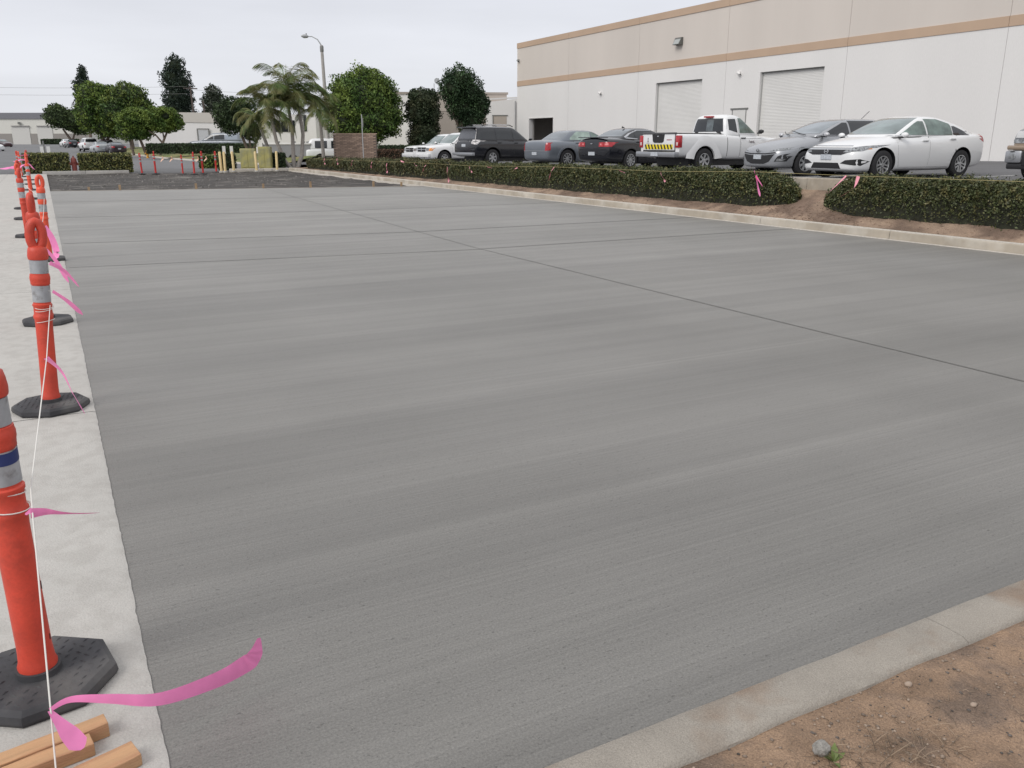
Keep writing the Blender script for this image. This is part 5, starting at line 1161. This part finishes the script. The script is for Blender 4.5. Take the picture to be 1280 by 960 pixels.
# ---- silver hatchback
ps = paint('silver_paint', (.36, .37, .39), .55, .38)
st = [(2.20, .50, .26, .52, .58), (2.17, .74, .22, .60, .68), (2.05, .89, .19, .66, .775), (1.75, .97, .18, .74, .87), (1.3, .99, .18, .84, .97), (.85, 1.0, .18, .91, 1.04), (.2, 1.0, .18, .93, 1.05), (-.6, 1.0, .18, .97, 1.07), (-1.3, .99, .19, 1.02, 1.10), (-1.8, .96, .22, 1.04, 1.12), (-2.12, .88, .28, 1.0, 1.08), (-2.22, .7, .36, .9, .98)]
hs_ = [(.92, 1.28, -2.12, .81, .33), (1.05, 1.02, -2.03, .78, .31), (1.20, .66, -1.85, .71, .27), (1.35, .26, -1.60, .63, .2), (1.43, -.08, -1.30, .54, .15), (1.457, -.3, -1.0, .3, .1)]
c = Car('silver hatchback with a big smiling black grille, between white pickup and white saloon', 18.89, 17.04, R(173.7), ps, st, hs_, .877, (1.33, -1.31, .315, .2))
c.wheel('spoke', 7)
c.side_glass(1.04, 1.395, [(-.10, 2, M_glassd), (-1.05, -.16, M_glassd), (-1.9, -1.10, M_glassd)], .09, .25)
c.end_glass('F', 'windscreen', 1.065, 1.42, mat('bluish_sky_windscreen', (.20, .23, .255), .07, spec=1.0, var=.2, vscale=2), .86)  # sky reflection put into the bluish glass colour
c.door([(.80, .30), (-.12, .30), (-.14, 1.01), (.88, .985), (.86, .5)], -.0, .92)
c.door([(-.16, .30), (-.90, .30), (-1.08, .62), (-1.1, 1.035), (-.18, 1.012)], -.95, .95)
c.patch('grille', 'F', [(-.62, .55), (-.45, .36), (-.25, .30), (.25, .30), (.45, .36), (.62, .55), (.3, .52), (-.3, .52)], M_trim, off=.008)
c.patch('grille_edge', 'F', [(-.66, .575), (-.3, .545), (.3, .545), (.66, .575), (.62, .60), (.3, .57), (-.3, .57), (-.62, .60)], M_trim, off=.010)
for sg in (-1, 1):
    c.patch('headlight', 'F', [(sg*.44, .625), (sg*.70, .63), (sg*.84, .68), (sg*.84, .735), (sg*.66, .685)][::sg], M_lampc, off=.010)
    c.patch('fog_recess', 'F', [(sg*.62, .36), (sg*.80, .37), (sg*.85, .56), (sg*.82, .57), (sg*.70, .50)][::sg], M_trim, off=.006)
    c.patch('fog_lamp', 'F', [(sg*.66, .37), (sg*.77, .38), (sg*.80, .43), (sg*.70, .44)][::sg], M_lampc, off=.012)
c.patch('number_plate', 'F', [(-.155, .42), (.155, .42), (.155, .535), (-.155, .535)], M_plate, off=.022)
mb = MB(); mb.tube([(2.215, .055*math.cos(a), .635+.04*math.sin(a)) for a in [i*PI/8 for i in range(17)]], .006, 5, M_trim, cap=False); mb.tube([(2.218, -.05, .645), (2.22, -.02, .63), (2.222, 0, .605), (2.22, .02, .63), (2.218, .05, .645)], .006, 5, M_trim); mb.build('badge', None, c.t)
c.mirror(.76, 1.03, .82, paint('mirror_silver', (.5, .5, .52), .3))
mb = MB(); mb.tube([(-1.0, .2, 1.46), (-1.25, .2, 1.66)], .008, 5, M_trim); mb.build('antenna', None, c.t)
mb = MB(); mb.tube([(1.10, .5, 1.03), (.98, .1, 1.075), (.86, -.35, 1.15)], .010, 5, M_trim); mb.tube([(1.12, -.1, 1.03), (1.0, -.4, 1.06), (.86, -.62, 1.12)], .010, 5, M_trim); mb.build('wiper', None, c.t)

# ---- white pickup (seen from behind)
st = [(2.62, .62, .42, .78, .84), (2.58, .84, .36, .86, .95), (2.40, .95, .34, .92, 1.02), (1.9, .99, .33, .98, 1.07), (1.3, 1.0, .34, 1.02, 1.10), (.9, 1.0, .36, 1.06, 1.12), (.2, 1.0, .36, 1.08, 1.13), (-.62, 1.0, .36, 1.10, 1.15), (-.66, .985, .38, 1.12, 1.16), (-1.6, .985, .42, 1.13, 1.165), (-2.4, .98, .45, 1.13, 1.165), (-2.60, .975, .46, 1.125, 1.16), (-2.62, .97, .47, 1.12, 1.15)]
hs_ = [(.98, 1.22, -.64, .86, .28), (1.14, .98, -.63, .84, .26), (1.42, .58, -.60, .76, .2), (1.64, .28, -.56, .69, .14), (1.725, .10, -.48, .60, .1), (1.755, -.1, -.3, .3, .05)]
def fender(bm):
    for sg in (-1, 1):
        vs = []; n = 16
        for i in range(n+1):
            a = PI*.03+PI*.94*i/n; ca, sa = math.cos(a), math.sin(a)
            for r_, y in ((.445, .86), (.45, .920), (.53, .924), (.66, .910), (.76, .880)): vs.append(bm.verts.new((-1.55+ca*r_, sg*y, .36+sa*r_*.97)))
        for i in range(n):
            for j in range(4):
                q = [vs[i*5+j], vs[i*5+j+1], vs[i*5+5+j+1], vs[i*5+5+j]]; bm.faces.new(q if sg < 0 else q[::-1])
c = Car('white extended-cab pickup seen from behind, tailgate with yellow and black stripes', 19.5, 21.9, R(3.5), pw, st, hs_, .925, (1.65, -1.55, .36, .25), cat='pickup truck', name='pickup_truck', arch=.09, cargo=fender)
c.wheel('spoke', 6, rr=.60)
c.patch('rear_window', 'B', [(-.66, 1.22), (.66, 1.22), (.62, 1.40), (.56, 1.62), (-.56, 1.62), (-.62, 1.40)], M_glassd, off=.005)
c.patch('slider_pane', 'B', [(-.24, 1.24), (.05, 1.24), (.05, 1.60), (-.24, 1.60)][::1], mat('clearer_glass', (.10, .12, .13), .08, spec=.8, var=.4, vscale=6), off=.010)
c.both('window', [(-.12, 1.19), (-.45, 1.27), (-.44, 1.60), (-.14, 1.61)], M_glassd, off=.004)
c.side_glass(1.18, 1.63, [(-.02, 2, M_glassg)], .05, .1)
c.door([(.88, .44), (-.02, .44), (-.02, 1.14), (.92, 1.11), (.92, .7)], .08, 1.03, M_trim)
c.both('door_gap_shade', [(-.60, .42), (-.615, .42), (-.615, 1.5), (-.60, 1.5)], M_trim, off=.004)  # dark line painted as the shade in the cab seam
c.both('door_gap_shade', [(-.05, .44), (-.06, .44), (-.06, 1.6), (-.05, 1.6)], mat('seam_grey', (.3, .3, .3), .6), off=.004)
c.box('tailgate', -2.655, -2.60, -.72, .72, .66, 1.15, m=pw, bev=.012)
c.box('tailgate_gap', -2.625, -2.61, -.74, .74, .62, 1.16, m=M_trim)
c.box('tailgate_cap', -2.68, -2.57, -.74, .74, 1.14, 1.185, m=mat('cap_grey', (.09, .09, .095), .5), bev=.012)
mb = MB(); Mv = Matrix(((0,0,1,0),(1,0,0,0),(0,1,0,0),(0,0,0,1)))
mb.prism([(-.24, .92), (-.17, .885), (.17, .885), (.24, .92), (.28, 1.135), (-.28, 1.135)], -2.672, -2.64, M_trim, Mv); hb = mb.build('tailgate_handle', None, c.t, ang=20)
mb = MB(); mb.box(-2.682, -2.672, -.035, .035, 1.06, 1.09, M_chrome); mb.build('handle_badge', None, hb)
yb = mat('stripe_yellow', (.85, .68, .03), .5)
sp = root('x', None, None); bpy.data.objects.remove(sp)
mb = MB(); mb.box(-2.660, -2.656, -.66, .62, .69, .835, yb); sb = mb.build('hazard_stripe', None, c.t, ang=0)
mb = MB()
for k in range(9):
    y = -.655+k*.145; mb.prism([(y, .69), (y+.065, .69), (y+.065-.0, .69), (y+.13, .835), (y+.065, .835)] if y+.13 < .62 else [(y, .69), (min(y+.065, .62), .69), (.62, .80), (.62, .835), (min(.6, y+.065), .835)], -2.664, -2.6605, M_trim, Mv)
mb.build('black_stripe', None, sb, ang=0)
mb = MB()
for (a, b, z0, z1) in ((.47, .50, .90, 1.03), (.455, .515, .90, .925), (.42, .55, .862, .872)): mb.box(-2.659, -2.656, a, b, z0, z1, mat('grey_decal', (.22, .19, .2), .6))
for k in range(5): mb.box(-2.659, -2.656, -.38-.048*k-.036, -.38-.048*k, .955, .985, mat('red_decal', (.35, .09, .10), .5))
mb.build('decal', None, c.t, ang=0)
c.box('rear_bumper', -2.80, -2.60, -.90, .90, .46, .62, m=mat('dull_chrome', (.36, .37, .39), .35, metal=.6), bev=.03)
c.box('bumper_step', -2.78, -2.62, -.34, .34, .605, .632, m=M_trim)
c.box('number_plate', -2.815, -2.80, -.16, .16, .49, .60, m=M_plate)
for sg in (-1, 1):
    c.box('tail_light', -2.645, -2.50, min(sg*.75, sg*.912), max(sg*.75, sg*.912), .74, 1.10, m=M_lampr, bev=.02)
    c.box('reverse_lamp', -2.652, -2.55, min(sg*.79, sg*.87), max(sg*.79, sg*.87), .80, .90, m=mat('milky_lamp', (.62, .50, .50), .3), bev=.01)
c.box('brake_light', -.64, -.52, -.17, .17, 1.655, 1.70, m=M_lampr)
c.mirror(.76, 1.22, .92, M_trim, .12)
mb = MB()
for i, (a, w_, h_) in enumerate(((.32, .012, .10), (.37, .03, .06), (.42, .03, .06), (.47, .012, .06), (.50, .03, .07), (.56, .02, .03))): mb.box(a, a+w_, -.934, -.931, .88, .88+h_, mat('grey_decal', (.30, .30, .29), .6))
mb.build('door_lettering', None, c.t, ang=0)
c.box('bed_floor', -2.55, -.70, -.7, .7, 1.155, 1.172, m=M_trim)

# ---- black saloon from behind
pb = paint('blueblack_paint', (.006, .007, .012), .0, .25)
stS = [(2.38, .50, .28, .55, .62), (2.34, .75, .22, .63, .74), (2.2, .90, .19, .70, .83), (1.8, .98, .18, .78, .91), (1.35, 1.0, .18, .86, .98), (.95, 1.0, .18, .90, 1.02), (.2, 1.0, .18, .93, 1.04), (-.6, 1.0, .18, .97, 1.07), (-1.35, 1.0, .20, 1.01, 1.10), (-1.9, .98, .22, 1.03, 1.14), (-2.3, .92, .28, 1.0, 1.13), (-2.44, .84, .34, .95, 1.10), (-2.48, .6, .42, .86, 1.0)]
hsS = [(.92, 1.20, -1.98, .81, .33), (1.06, .98, -1.84, .78, .31), (1.22, .60, -1.50, .71, .27), (1.37, .22, -1.16, .63, .2), (1.44, -.10, -.86, .55, .15), (1.466, -.3, -.65, .3, .1)]
def saloon_windows(c, gm, trim=True):
    c.side_glass(1.07, 1.39, [(-.12, 2, gm), (-1.02, -.18, gm), (-1.9, -1.06, M_glassd)], .09, .22)
    c.end_glass('B', 'rear_window', 1.16, 1.40, M_glassr, .82); c.end_glass('F', 'windscreen', 1.07, 1.40, M_glassl, .86)
M_glassr = mat('sky_toned_rear_glass', (.13, .15, .17), .08, spec=1.0, var=.2, vscale=2)  # reflected sky painted into the base colour
c = Car('black saloon with bright red twin tail lights, backed in beside the white pickup', 19.97, 26.95, R(10.8), pb, stS, hsS, .925, (1.37, -1.37, .335, .2))
c.wheel('thin', 10); saloon_windows(c, M_glassd)
c.both('window_surround', [(-.85, 1.385), (-1.3, 1.26), (-1.56, 1.14), (-1.50, 1.09), (-.9, 1.06), (-.9, 1.08), (-1.45, 1.12), (-1.25, 1.24), (-.85, 1.36)], M_chrome, off=.009, th=.006)
c.both('window_surround', [(.2, 1.39), (-.85, 1.385), (-.85, 1.365), (.2, 1.372)], M_chrome, off=.009, th=.006)
c.door([(.80, .30), (-.12, .30), (-.14, 1.02), (.88, .99), (.86, .5)], 0, .94)
c.door([(-.16, .30), (-.92, .30), (-1.1, .64), (-1.12, 1.05), (-.18, 1.025)], -.97, .97)
for sg in (-1, 1):
    for (a, b) in ((.36, .56), (.58, .83)):
        tl = c.patch('tail_light', 'B', [(sg*a, .80), (sg*b, .80), (sg*(b+.02), .96), (sg*a, .95)][::sg], M_lampr, off=.010)
        c.patch('lamp_core', 'B', [(sg*(a+.06), .85), (sg*(b-.07), .85), (sg*(b-.07), .91), (sg*(a+.06), .91)][::sg], mat('pale_red_lamp', (.75, .25, .25), .25), off=.016, parent=tl)
    c.patch('tail_light', 'L' if sg > 0 else 'R', [(-2.43, .80), (-2.20, .86), (-2.12, .955), (-2.42, .96)], M_lampr, off=.008)
c.patch('number_plate', 'B', [(-.16, .50), (.16, .50), (.16, .62), (-.16, .62)], M_plate, off=.02)
c.box('badge', -2.505, -2.49, -.05, .05, .885, .915, m=M_chrome, bev=.005)
mb = MB(); mb.prism([(-.95, 1.46), (-.80, 1.46), (-.93, 1.52)], -.02, .02, M_trim, Matrix(((1,0,0,0),(0,0,1,0),(0,1,0,0),(0,0,0,1)))); mb.build('antenna_fin', None, c.t)
c.mirror(.76, 1.05, .86, pb)
c.box('boot_lip', -2.50, -2.36, -.70, .70, 1.105, 1.135, m=pb, bev=.01)

# ---- grey-blue upright saloon from behind
pg = paint('greyblue_paint', (.185, .205, .235), .5, .35)
stC = [(2.5, .6, .28, .62, .70), (2.45, .84, .22, .74, .84), (2.25, .95, .19, .82, .92), (1.8, .99, .18, .88, .98), (1.3, 1.0, .18, .93, 1.03), (.6, 1.0, .18, .96, 1.06), (-.5, 1.0, .18, .99, 1.08), (-1.5, 1.0, .2, 1.02, 1.10), (-2.1, .98, .22, 1.02, 1.10), (-2.42, .92, .28, 1.0, 1.08), (-2.50, .84, .34, .96, 1.03), (-2.53, .6, .42, .86, .94)]
hsC = [(.94, 1.15, -1.92, .82, .3), (1.08, .90, -1.78, .78, .28), (1.24, .56, -1.52, .71, .24), (1.39, .26, -1.28, .63, .18), (1.46, .0, -1.05, .55, .12), (1.485, -.2, -.8, .3, .1)]
c = Car('grey-blue upright saloon with bright spoked black wheels, behind the black saloon', 20.22, 31.22, R(6.1), pg, stC, hsC, .94, (1.53, -1.52, .36, .2))
c.wheel('thin', 9, rr=.62); 
c.side_glass(1.09, 1.415, [(-.15, 2, M_glassg), (-1.30, -.21, mat('pale_green_glass', (.30, .38, .34), .1, spec=.6, var=.35, vscale=3))], .09, .35)
c.end_glass('B', 'rear_window', 1.14, 1.42, M_glassr, .84)
c.door([(.72, .30), (-.15, .30), (-.17, 1.04), (.82, 1.01), (.78, .5)], 0, .95); c.door([(-.2, .30), (-1.0, .30), (-1.15, .7), (-1.15, 1.06), (-.21, 1.045)], -1.0, .98)
for sg in (-1, 1):
    c.patch('tail_light', 'B', [(sg*.70, .66), (sg*.84, .70), (sg*.83, .99), (sg*.72, .97)][::sg], M_lampr, off=.012)
    c.patch('tail_light', 'L' if sg > 0 else 'R', [(-2.47, .68), (-2.36, .70), (-2.34, .97), (-2.42, .99)], M_lampr, off=.010)
    c.patch('arch_flare', 'L' if sg > 0 else 'R', [(-1.52+.52*math.cos(a), .36+.50*math.sin(a)) for a in [PI*i/10 for i in range(11)]]+[(-1.52+.44*math.cos(a), .36+.435*math.sin(a)) for a in [PI*i/10 for i in range(10, -1, -1)]], pg, off=.03, th=.04)
c.patch('number_plate', 'B', [(-.16, .50), (.16, .50), (.16, .62), (-.16, .62)], M_plate, off=.02)
c.patch('chrome_strip', 'B', [(-.80, .655), (.80, .655), (.80, .675), (-.80, .675)], mat('dull_chrome', (.36, .37, .39), .35, metal=.6), off=.012)
c.mirror(.62, 1.08, .87, pg)

# ---- black off-road estate from behind
stV = [(2.36, .7, .40, .88, .95), (2.32, .9, .34, .95, 1.05), (2.1, .98, .32, 1.0, 1.10), (1.6, 1.0, .32, 1.04, 1.15), (1.1, 1.0, .33, 1.08, 1.17), (.4, 1.0, .34, 1.10, 1.18), (-.6, 1.0, .34, 1.12, 1.19), (-1.5, 1.0, .36, 1.13, 1.20), (-2.1, .99, .40, 1.14, 1.20), (-2.34, .95, .44, 1.12, 1.18), (-2.42, .85, .48, 1.02, 1.1)]
hsV = [(1.0, 1.22, -2.36, .90, .3), (1.16, 1.0, -2.34, .87, .27), (1.42, .62, -2.24, .79, .22), (1.66, .28, -2.16, .72, .16), (1.775, .06, -2.20, .63, .1), (1.81, -.2, -1.9, .35, .05)]
def suv(label, x, y, h, pm, light=False, **k):
    c = Car(label, x, y, h, pm, stV, hsV, .96, (1.40, -1.39, .385, .25), cat='SUV', name='parked_suv', arch=.10, **k); c.wheel('spoke', 6, rr=.58)
    gs = M_glassd
    c.side_glass(1.22, 1.68, [(-.12, 2, gs), (-1.12, -.19, gs), (-2.3, -1.18, gs)], .09, .16)
    c.patch('rear_window', 'B', [(-.72, 1.24), (.72, 1.24), (.64, 1.62), (-.64, 1.62)], mat('rear_glass_grey', (.07, .075, .09), .1, spec=.9, var=.2), off=.006)
    c.end_glass('F', 'windscreen', 1.2, 1.69, M_glassl, .87)
    c.door([(.84, .46), (-.12, .46), (-.12, 1.17), (.9, 1.15)], 0, 1.06); c.door([(-.18, .46), (-.86, .46), (-1.05, .8), (-1.1, 1.18), (-.18, 1.18)], -.98, 1.07)
    c.mirror(.82, 1.22, .92, pm, .13); return c
c = suv('big black SUV with silver roof rails, seen from behind, left of the grey-blue saloon', 20.0, 37.88, R(8.4), pb)
for sg in (-1, 1):
    c.patch('tail_light', 'B', [(sg*.62, 1.02), (sg*.90, .98), (sg*.92, 1.20), (sg*.60, 1.20)][::sg], mat('clear_tail_lamp', (.60, .58, .58), .25, var=.3, vscale=8), off=.010)
    c.patch('tail_light', 'L' if sg > 0 else 'R', [(-2.36, 1.0), (-2.08, 1.10), (-2.05, 1.19), (-2.36, 1.2)], mat('clear_tail_lamp', (.60, .58, .58), .25), off=.010)
    mb = MB(); mb.tube([(.0, sg*.62, 1.80), (-.2, sg*.62, 1.87), (-1.6, sg*.62, 1.87), (-1.85, sg*.62, 1.81)], .02, 6, M_trim); rl = mb.build('roof_rail', None, c.t)
    mb = MB(); mb.box(-1.45, -.35, sg*.62-.025, sg*.62+.025, 1.845, 1.90, M_chrome); mb.build('rail_cover', None, rl)
c.box('rear_bumper', -2.52, -2.35, -.85, .85, .48, .62, m=mat('dull_chrome', (.36, .37, .39), .35, metal=.6), bev=.02)
c.patch('number_plate', 'B', [(-.16, .88), (.16, .88), (.16, 1.0), (-.16, 1.0)], M_plate, off=.02)
mb = MB(); mb.box(-2.40, -2.12, -.62, .62, 1.73, 1.77, pb, bev=.012); mb.build('spoiler', None, c.t)
c.patch('sticker', 'R', [(-1.05, 1.30), (-.80, 1.33), (-.82, 1.37), (-1.02, 1.36)][::-1], M_plate, off=.008)

# ---- two white vehicles with noses to the hedge
for (lab, x, y, hd) in (('white SUV with dark crossed grille and amber lamps, beside the black SUV', 21.4, 46.6, R(188)), ('white SUV half hidden behind the other white one, furthest left of the parked row', 22.2, 50.4, R(187))):
    c = suv(lab, x, y, hd, pw, z=zp(y)-.02)
    gr = c.patch('grille', 'F', [(-.42, .74), (.42, .74), (.46, .98), (-.46, .98)], M_trim, off=.012)
    c.patch('grille_bar', 'F', [(-.44, .85), (.44, .85), (.44, .885), (-.44, .885)], M_chrome, off=.02, parent=gr); c.patch('grille_bar', 'F', [(-.03, .75), (.03, .75), (.03, .97), (-.03, .97)], M_chrome, off=.02, parent=gr)
    for sg in (-1, 1):
        c.patch('headlight', 'F', [(sg*.50, .80), (sg*.74, .79), (sg*.78, .95), (sg*.50, .95)][::sg], M_lampc, off=.01)
        c.patch('indicator', 'F', [(sg*.76, .78), (sg*.90, .80), (sg*.90, .95), (sg*.79, .95)][::sg], M_amber, off=.01)
    c.box('front_bumper', 2.25, 2.46, -.86, .86, .44, .66, m=pw, bev=.04)
    c.patch('lower_intake', 'F', [(-.5, .47), (.5, .47), (.5, .58), (-.5, .58)], M_trim, off=.09)

# ---- tan truck cut by the right edge
pt = paint('tan_paint', (.34, .26, .19), .3, .4)
c = suv('tan off-roader with tall clear headlights, cut by the right edge of the view', 19.5, 9.98, R(184), pt)
mt_ = mat('dull_chrome', (.36, .37, .39), .35, metal=.6)
c.patch('grille', 'F', [(-.48, .74), (.48, .74), (.50, 1.0), (-.50, 1.0)], M_trim, off=.02)
for k in range(4): c.patch('grille_bar', 'F', [(-.45, .77+k*.06), (.45, .77+k*.06), (.45, .785+k*.06), (-.45, .785+k*.06)], M_chrome, off=.035)
for sg in (-1, 1):
    hl = c.patch('headlight', 'F', [(sg*.56, .74), (sg*.92, .74), (sg*.93, .92), (sg*.88, 1.04), (sg*.56, 1.0)][::sg], M_lampc, off=.015)
    c.patch('lamp_core', 'F', [(sg*.62, .84), (sg*.80, .84), (sg*.80, .96), (sg*.62, .96)][::sg], mat('bright_lamp', (.6, .6, .6), .15), off=.03, parent=hl)
    c.patch('headlight', 'L' if sg > 0 else 'R', [(2.30, .76), (2.02, .80), (2.0, .98), (2.26, 1.0)][::-1], M_lampc, off=.012)
    mb = MB(); mb.box(2.28, 2.44, min(sg*.60, sg*.93), max(sg*.60, sg*.93), .36, .60, mt_, bev=.04); fr = mb.build('fog_surround', None, c.t)
    mb = MB(); mb.lathe([(.075, 0), (.075, .02), (.04, .03)], 16, M_lampc, Matrix.Translation((2.43, sg*.78, .49)) @ Matrix.Rotation(PI/2, 4, 'Y')); mb.build('fog_lamp', None, fr)
    mb = MB(); mb.lathe([(.10, 0), (.10, .012), (.08, .012)], 16, M_trim, Matrix.Translation((2.425, sg*.78, .49)) @ Matrix.Rotation(PI/2, 4, 'Y')); mb.build('fog_ring', None, fr)
c.box('front_bumper', 2.20, 2.405, -.93, .93, .61, .70, m=pt, bev=.03)
c.box('lower_bumper', 2.26, 2.42, -.60, .60, .30, .60, m=M_trim, bev=.03)
c.box('valance', 2.2, 2.40, -.90, .90, .24, .36, m=M_trim, bev=.03)

# ---- grey van behind the far hedge, trailer and white pickup behind the palms
pgv = paint('grey_van_paint', (.20, .22, .25), .3, .4)
stW = [(2.7, .7, .4, .92, 1.0), (2.6, .92, .34, 1.0, 1.10), (2.2, .99, .32, 1.06, 1.16), (1.3, 1.0, .32, 1.12, 1.22), (0, 1.0, .34, 1.15, 1.25), (-1.8, 1.0, .36, 1.16, 1.25), (-2.6, .97, .40, 1.14, 1.22), (-2.75, .85, .46, 1.05, 1.1)]
hsW = [(1.05, 1.75, -2.68, .94, .3), (1.22, 1.45, -2.66, .92, .28), (1.52, .95, -2.55, .86, .22), (1.78, .55, -2.42, .79, .16), (1.90, .3, -2.3, .70, .1), (1.93, 0, -2.1, .4, .05)]
c = Car('long grey-blue van-like estate behind the long dark hedge', 15.9, 92.6, math.atan2(2.6, -4.7), pgv, stW, hsW, 1.0, (1.7, -1.6, .38, .25), group='vehicles across the street', z=.52, cat='van', name='parked_van', arch=.08)
c.wheel('spoke', 6, rr=.6)
for a, b in ((1.0, .1), (.02, -1.0), (-1.1, -2.3)): c.both('window', [(a, 1.27), (b, 1.28), (b, 1.74 if b > -2 else 1.72), (a-.25 if a > .5 else a, 1.75)], M_glassd if a > -1 else mat('bright_side_glass', (.28, .32, .38), .08, spec=1), off=.004)
c.patch('windscreen', 'F', [(-.78, 1.27), (.78, 1.27), (.68, 1.72), (-.68, 1.72)], M_glassl, off=.005)
c = Car('white pickup cab seen behind the separate palm, left of the brick wall', 20.3, 65.0, R(-20), pw, st if False else stW, hsW, 1.0, (1.7, -1.6, .38, .25), group='vehicles across the street', z=-.1, cat='van', name='parked_van', arch=.08)
c.wheel('spoke', 6, rr=.6)
for a, b in ((1.1, .35), (.0, -.8), (-1.1, -2.0)): c.both('window', [(a, 1.22), (b, 1.22), (b, 1.74), (a-.2 if a > .5 else a, 1.75)], M_glassd, off=.004)
t = root('cargo_trailer', 'low grey slab-sided trailer with a white top rail behind the palm trunks', 'trailer', (16.7, 66.6, 0), R(-29), 'vehicles across the street')
mb = MB(); mb.box(-1.75, 1.75, -.9, .9, .35, 1.38, mat('trailer_grey', (.27, .27, .28), .6, var=.06, vscale=1)); mb.build('side_panel', None, t, ang=0)
mb = MB(); mb.box(-1.8, 1.8, -.95, .95, 1.38, 1.50, M_white, bev=.02); mb.build('top_rail', None, t)
for y in (-.86, .86):
    for x in (-.4, .4):
        mb = MB(); mb.lathe([(.2, -.08), (.34, -.08), (.35, 0), (.34, .08), (.1, .06)], 18, M_tyre, Matrix.Translation((x, y, .35)) @ Matrix.Rotation(PI/2, 4, 'X')); mb.build('wheel', None, t)
for x in (-.9, .3, 1.0, 1.4):
    mb = MB(); mb.box(x-.12, x+.12, -.2, .2, 1.5, 1.62, M_metal, bev=.03); mb.build('roof_vent', None, t)
mb = MB(); mb.box(-1.82, -1.76, -.96, -.9, .3, 1.5, M_trim); mb.build('corner_post', None, t)

# ---- small street cars, far away on the left
def far_car(label, x, y, hd, pm, kind='saloon', z=None, **k):
    zz = zroad(x, y) if z is None else z
    if kind == 'suv': c = Car(label, x, y, hd, pm, stV, hsV, .96, (1.4, -1.39, .38, .25), group='cars parked along the street', z=zz, cat='SUV', name='parked_suv', sub=1, arch=.09)
    else: c = Car(label, x, y, hd, pm, stS, hsS, .925, (1.37, -1.37, .335, .2), group='cars parked along the street', z=zz, sub=1)
    c.wheel('spoke', 5)
    if kind == 'suv':
        c.patch('rear_window', 'B', [(-.72, 1.24), (.72, 1.24), (.64, 1.62), (-.64, 1.62)], M_glassd, off=.01); c.both('window', [(.7, 1.22), (-2.05, 1.26), (-2.0, 1.62), (.25, 1.64)], M_glassd, off=.006)
        c.end_glass('F', 'windscreen', 1.2, 1.64, M_glassd)
        for sg in (-1, 1): c.patch('tail_light', 'B', [(sg*.74, .9), (sg*.88, .9), (sg*.88, 1.15), (sg*.74, 1.15)][::sg], M_lampr, off=.01)
    else:
        c.patch('rear_window', 'B', [(-.62, 1.16), (.62, 1.16), (.48, 1.38), (-.48, 1.38)], M_glassr, off=.01); c.both('window', [(.8, 1.06), (-1.3, 1.12), (-.8, 1.36), (.15, 1.38)], M_glassd, off=.006)
        c.end_glass('F', 'windscreen', 1.07, 1.38, M_glassl)
        for sg in (-1, 1):
            c.patch('tail_light', 'B', [(sg*.5, .8), (sg*.82, .8), (sg*.82, .96), (sg*.5, .95)][::sg], M_lampr, off=.01)
            c.patch('headlight', 'F', [(sg*.5, .62), (sg*.78, .64), (sg*.8, .75), (sg*.5, .72)][::sg], M_lampc, off=.01)
    c.patch('number_plate', 'B', [(-.16, .62), (.16, .62), (.16, .74), (-.16, .74)], M_plate, off=.02)
    return c
pdk = paint('dark_maroon_paint', (.03, .02, .028), .3, .35); pslv = paint('pale_silver_paint', (.42, .44, .45), .4, .4); pred = paint('dark_red_paint', (.05, .018, .022), .3, .35)
far_car('dark saloon parked at the kerb, nearest of the street cars, rear towards us', 7.75, 114.4, R(98), pdk, z=.1)
far_car('pale silver saloon just left of the nearest dark street car', 6.3, 117.5, R(98), pslv, z=.15)
far_car('white SUV with a dark bumper standing high behind the street saloons', 5.7, 132.0, R(98), pw, 'suv', z=.3)
far_car('dark SUV squeezed between the white SUV and the street saloons', 7.6, 130.5, R(98), pred, 'suv', z=.1)
far_car('dark blue saloon in the distance left of the white SUV', 4.8, 172, R(100), pb, z=.5)
far_car('tiny white saloon furthest up the street on the right side', 4.4, 190, R(100), pw, z=.6)
far_car('dark red saloon parked in front of the depot doors on the left', -6.1, 186, R(-65), pred, z=.55)
far_car('white saloon cut by the left edge, up the street', -5.9, 141, R(-70), pw, z=.3)
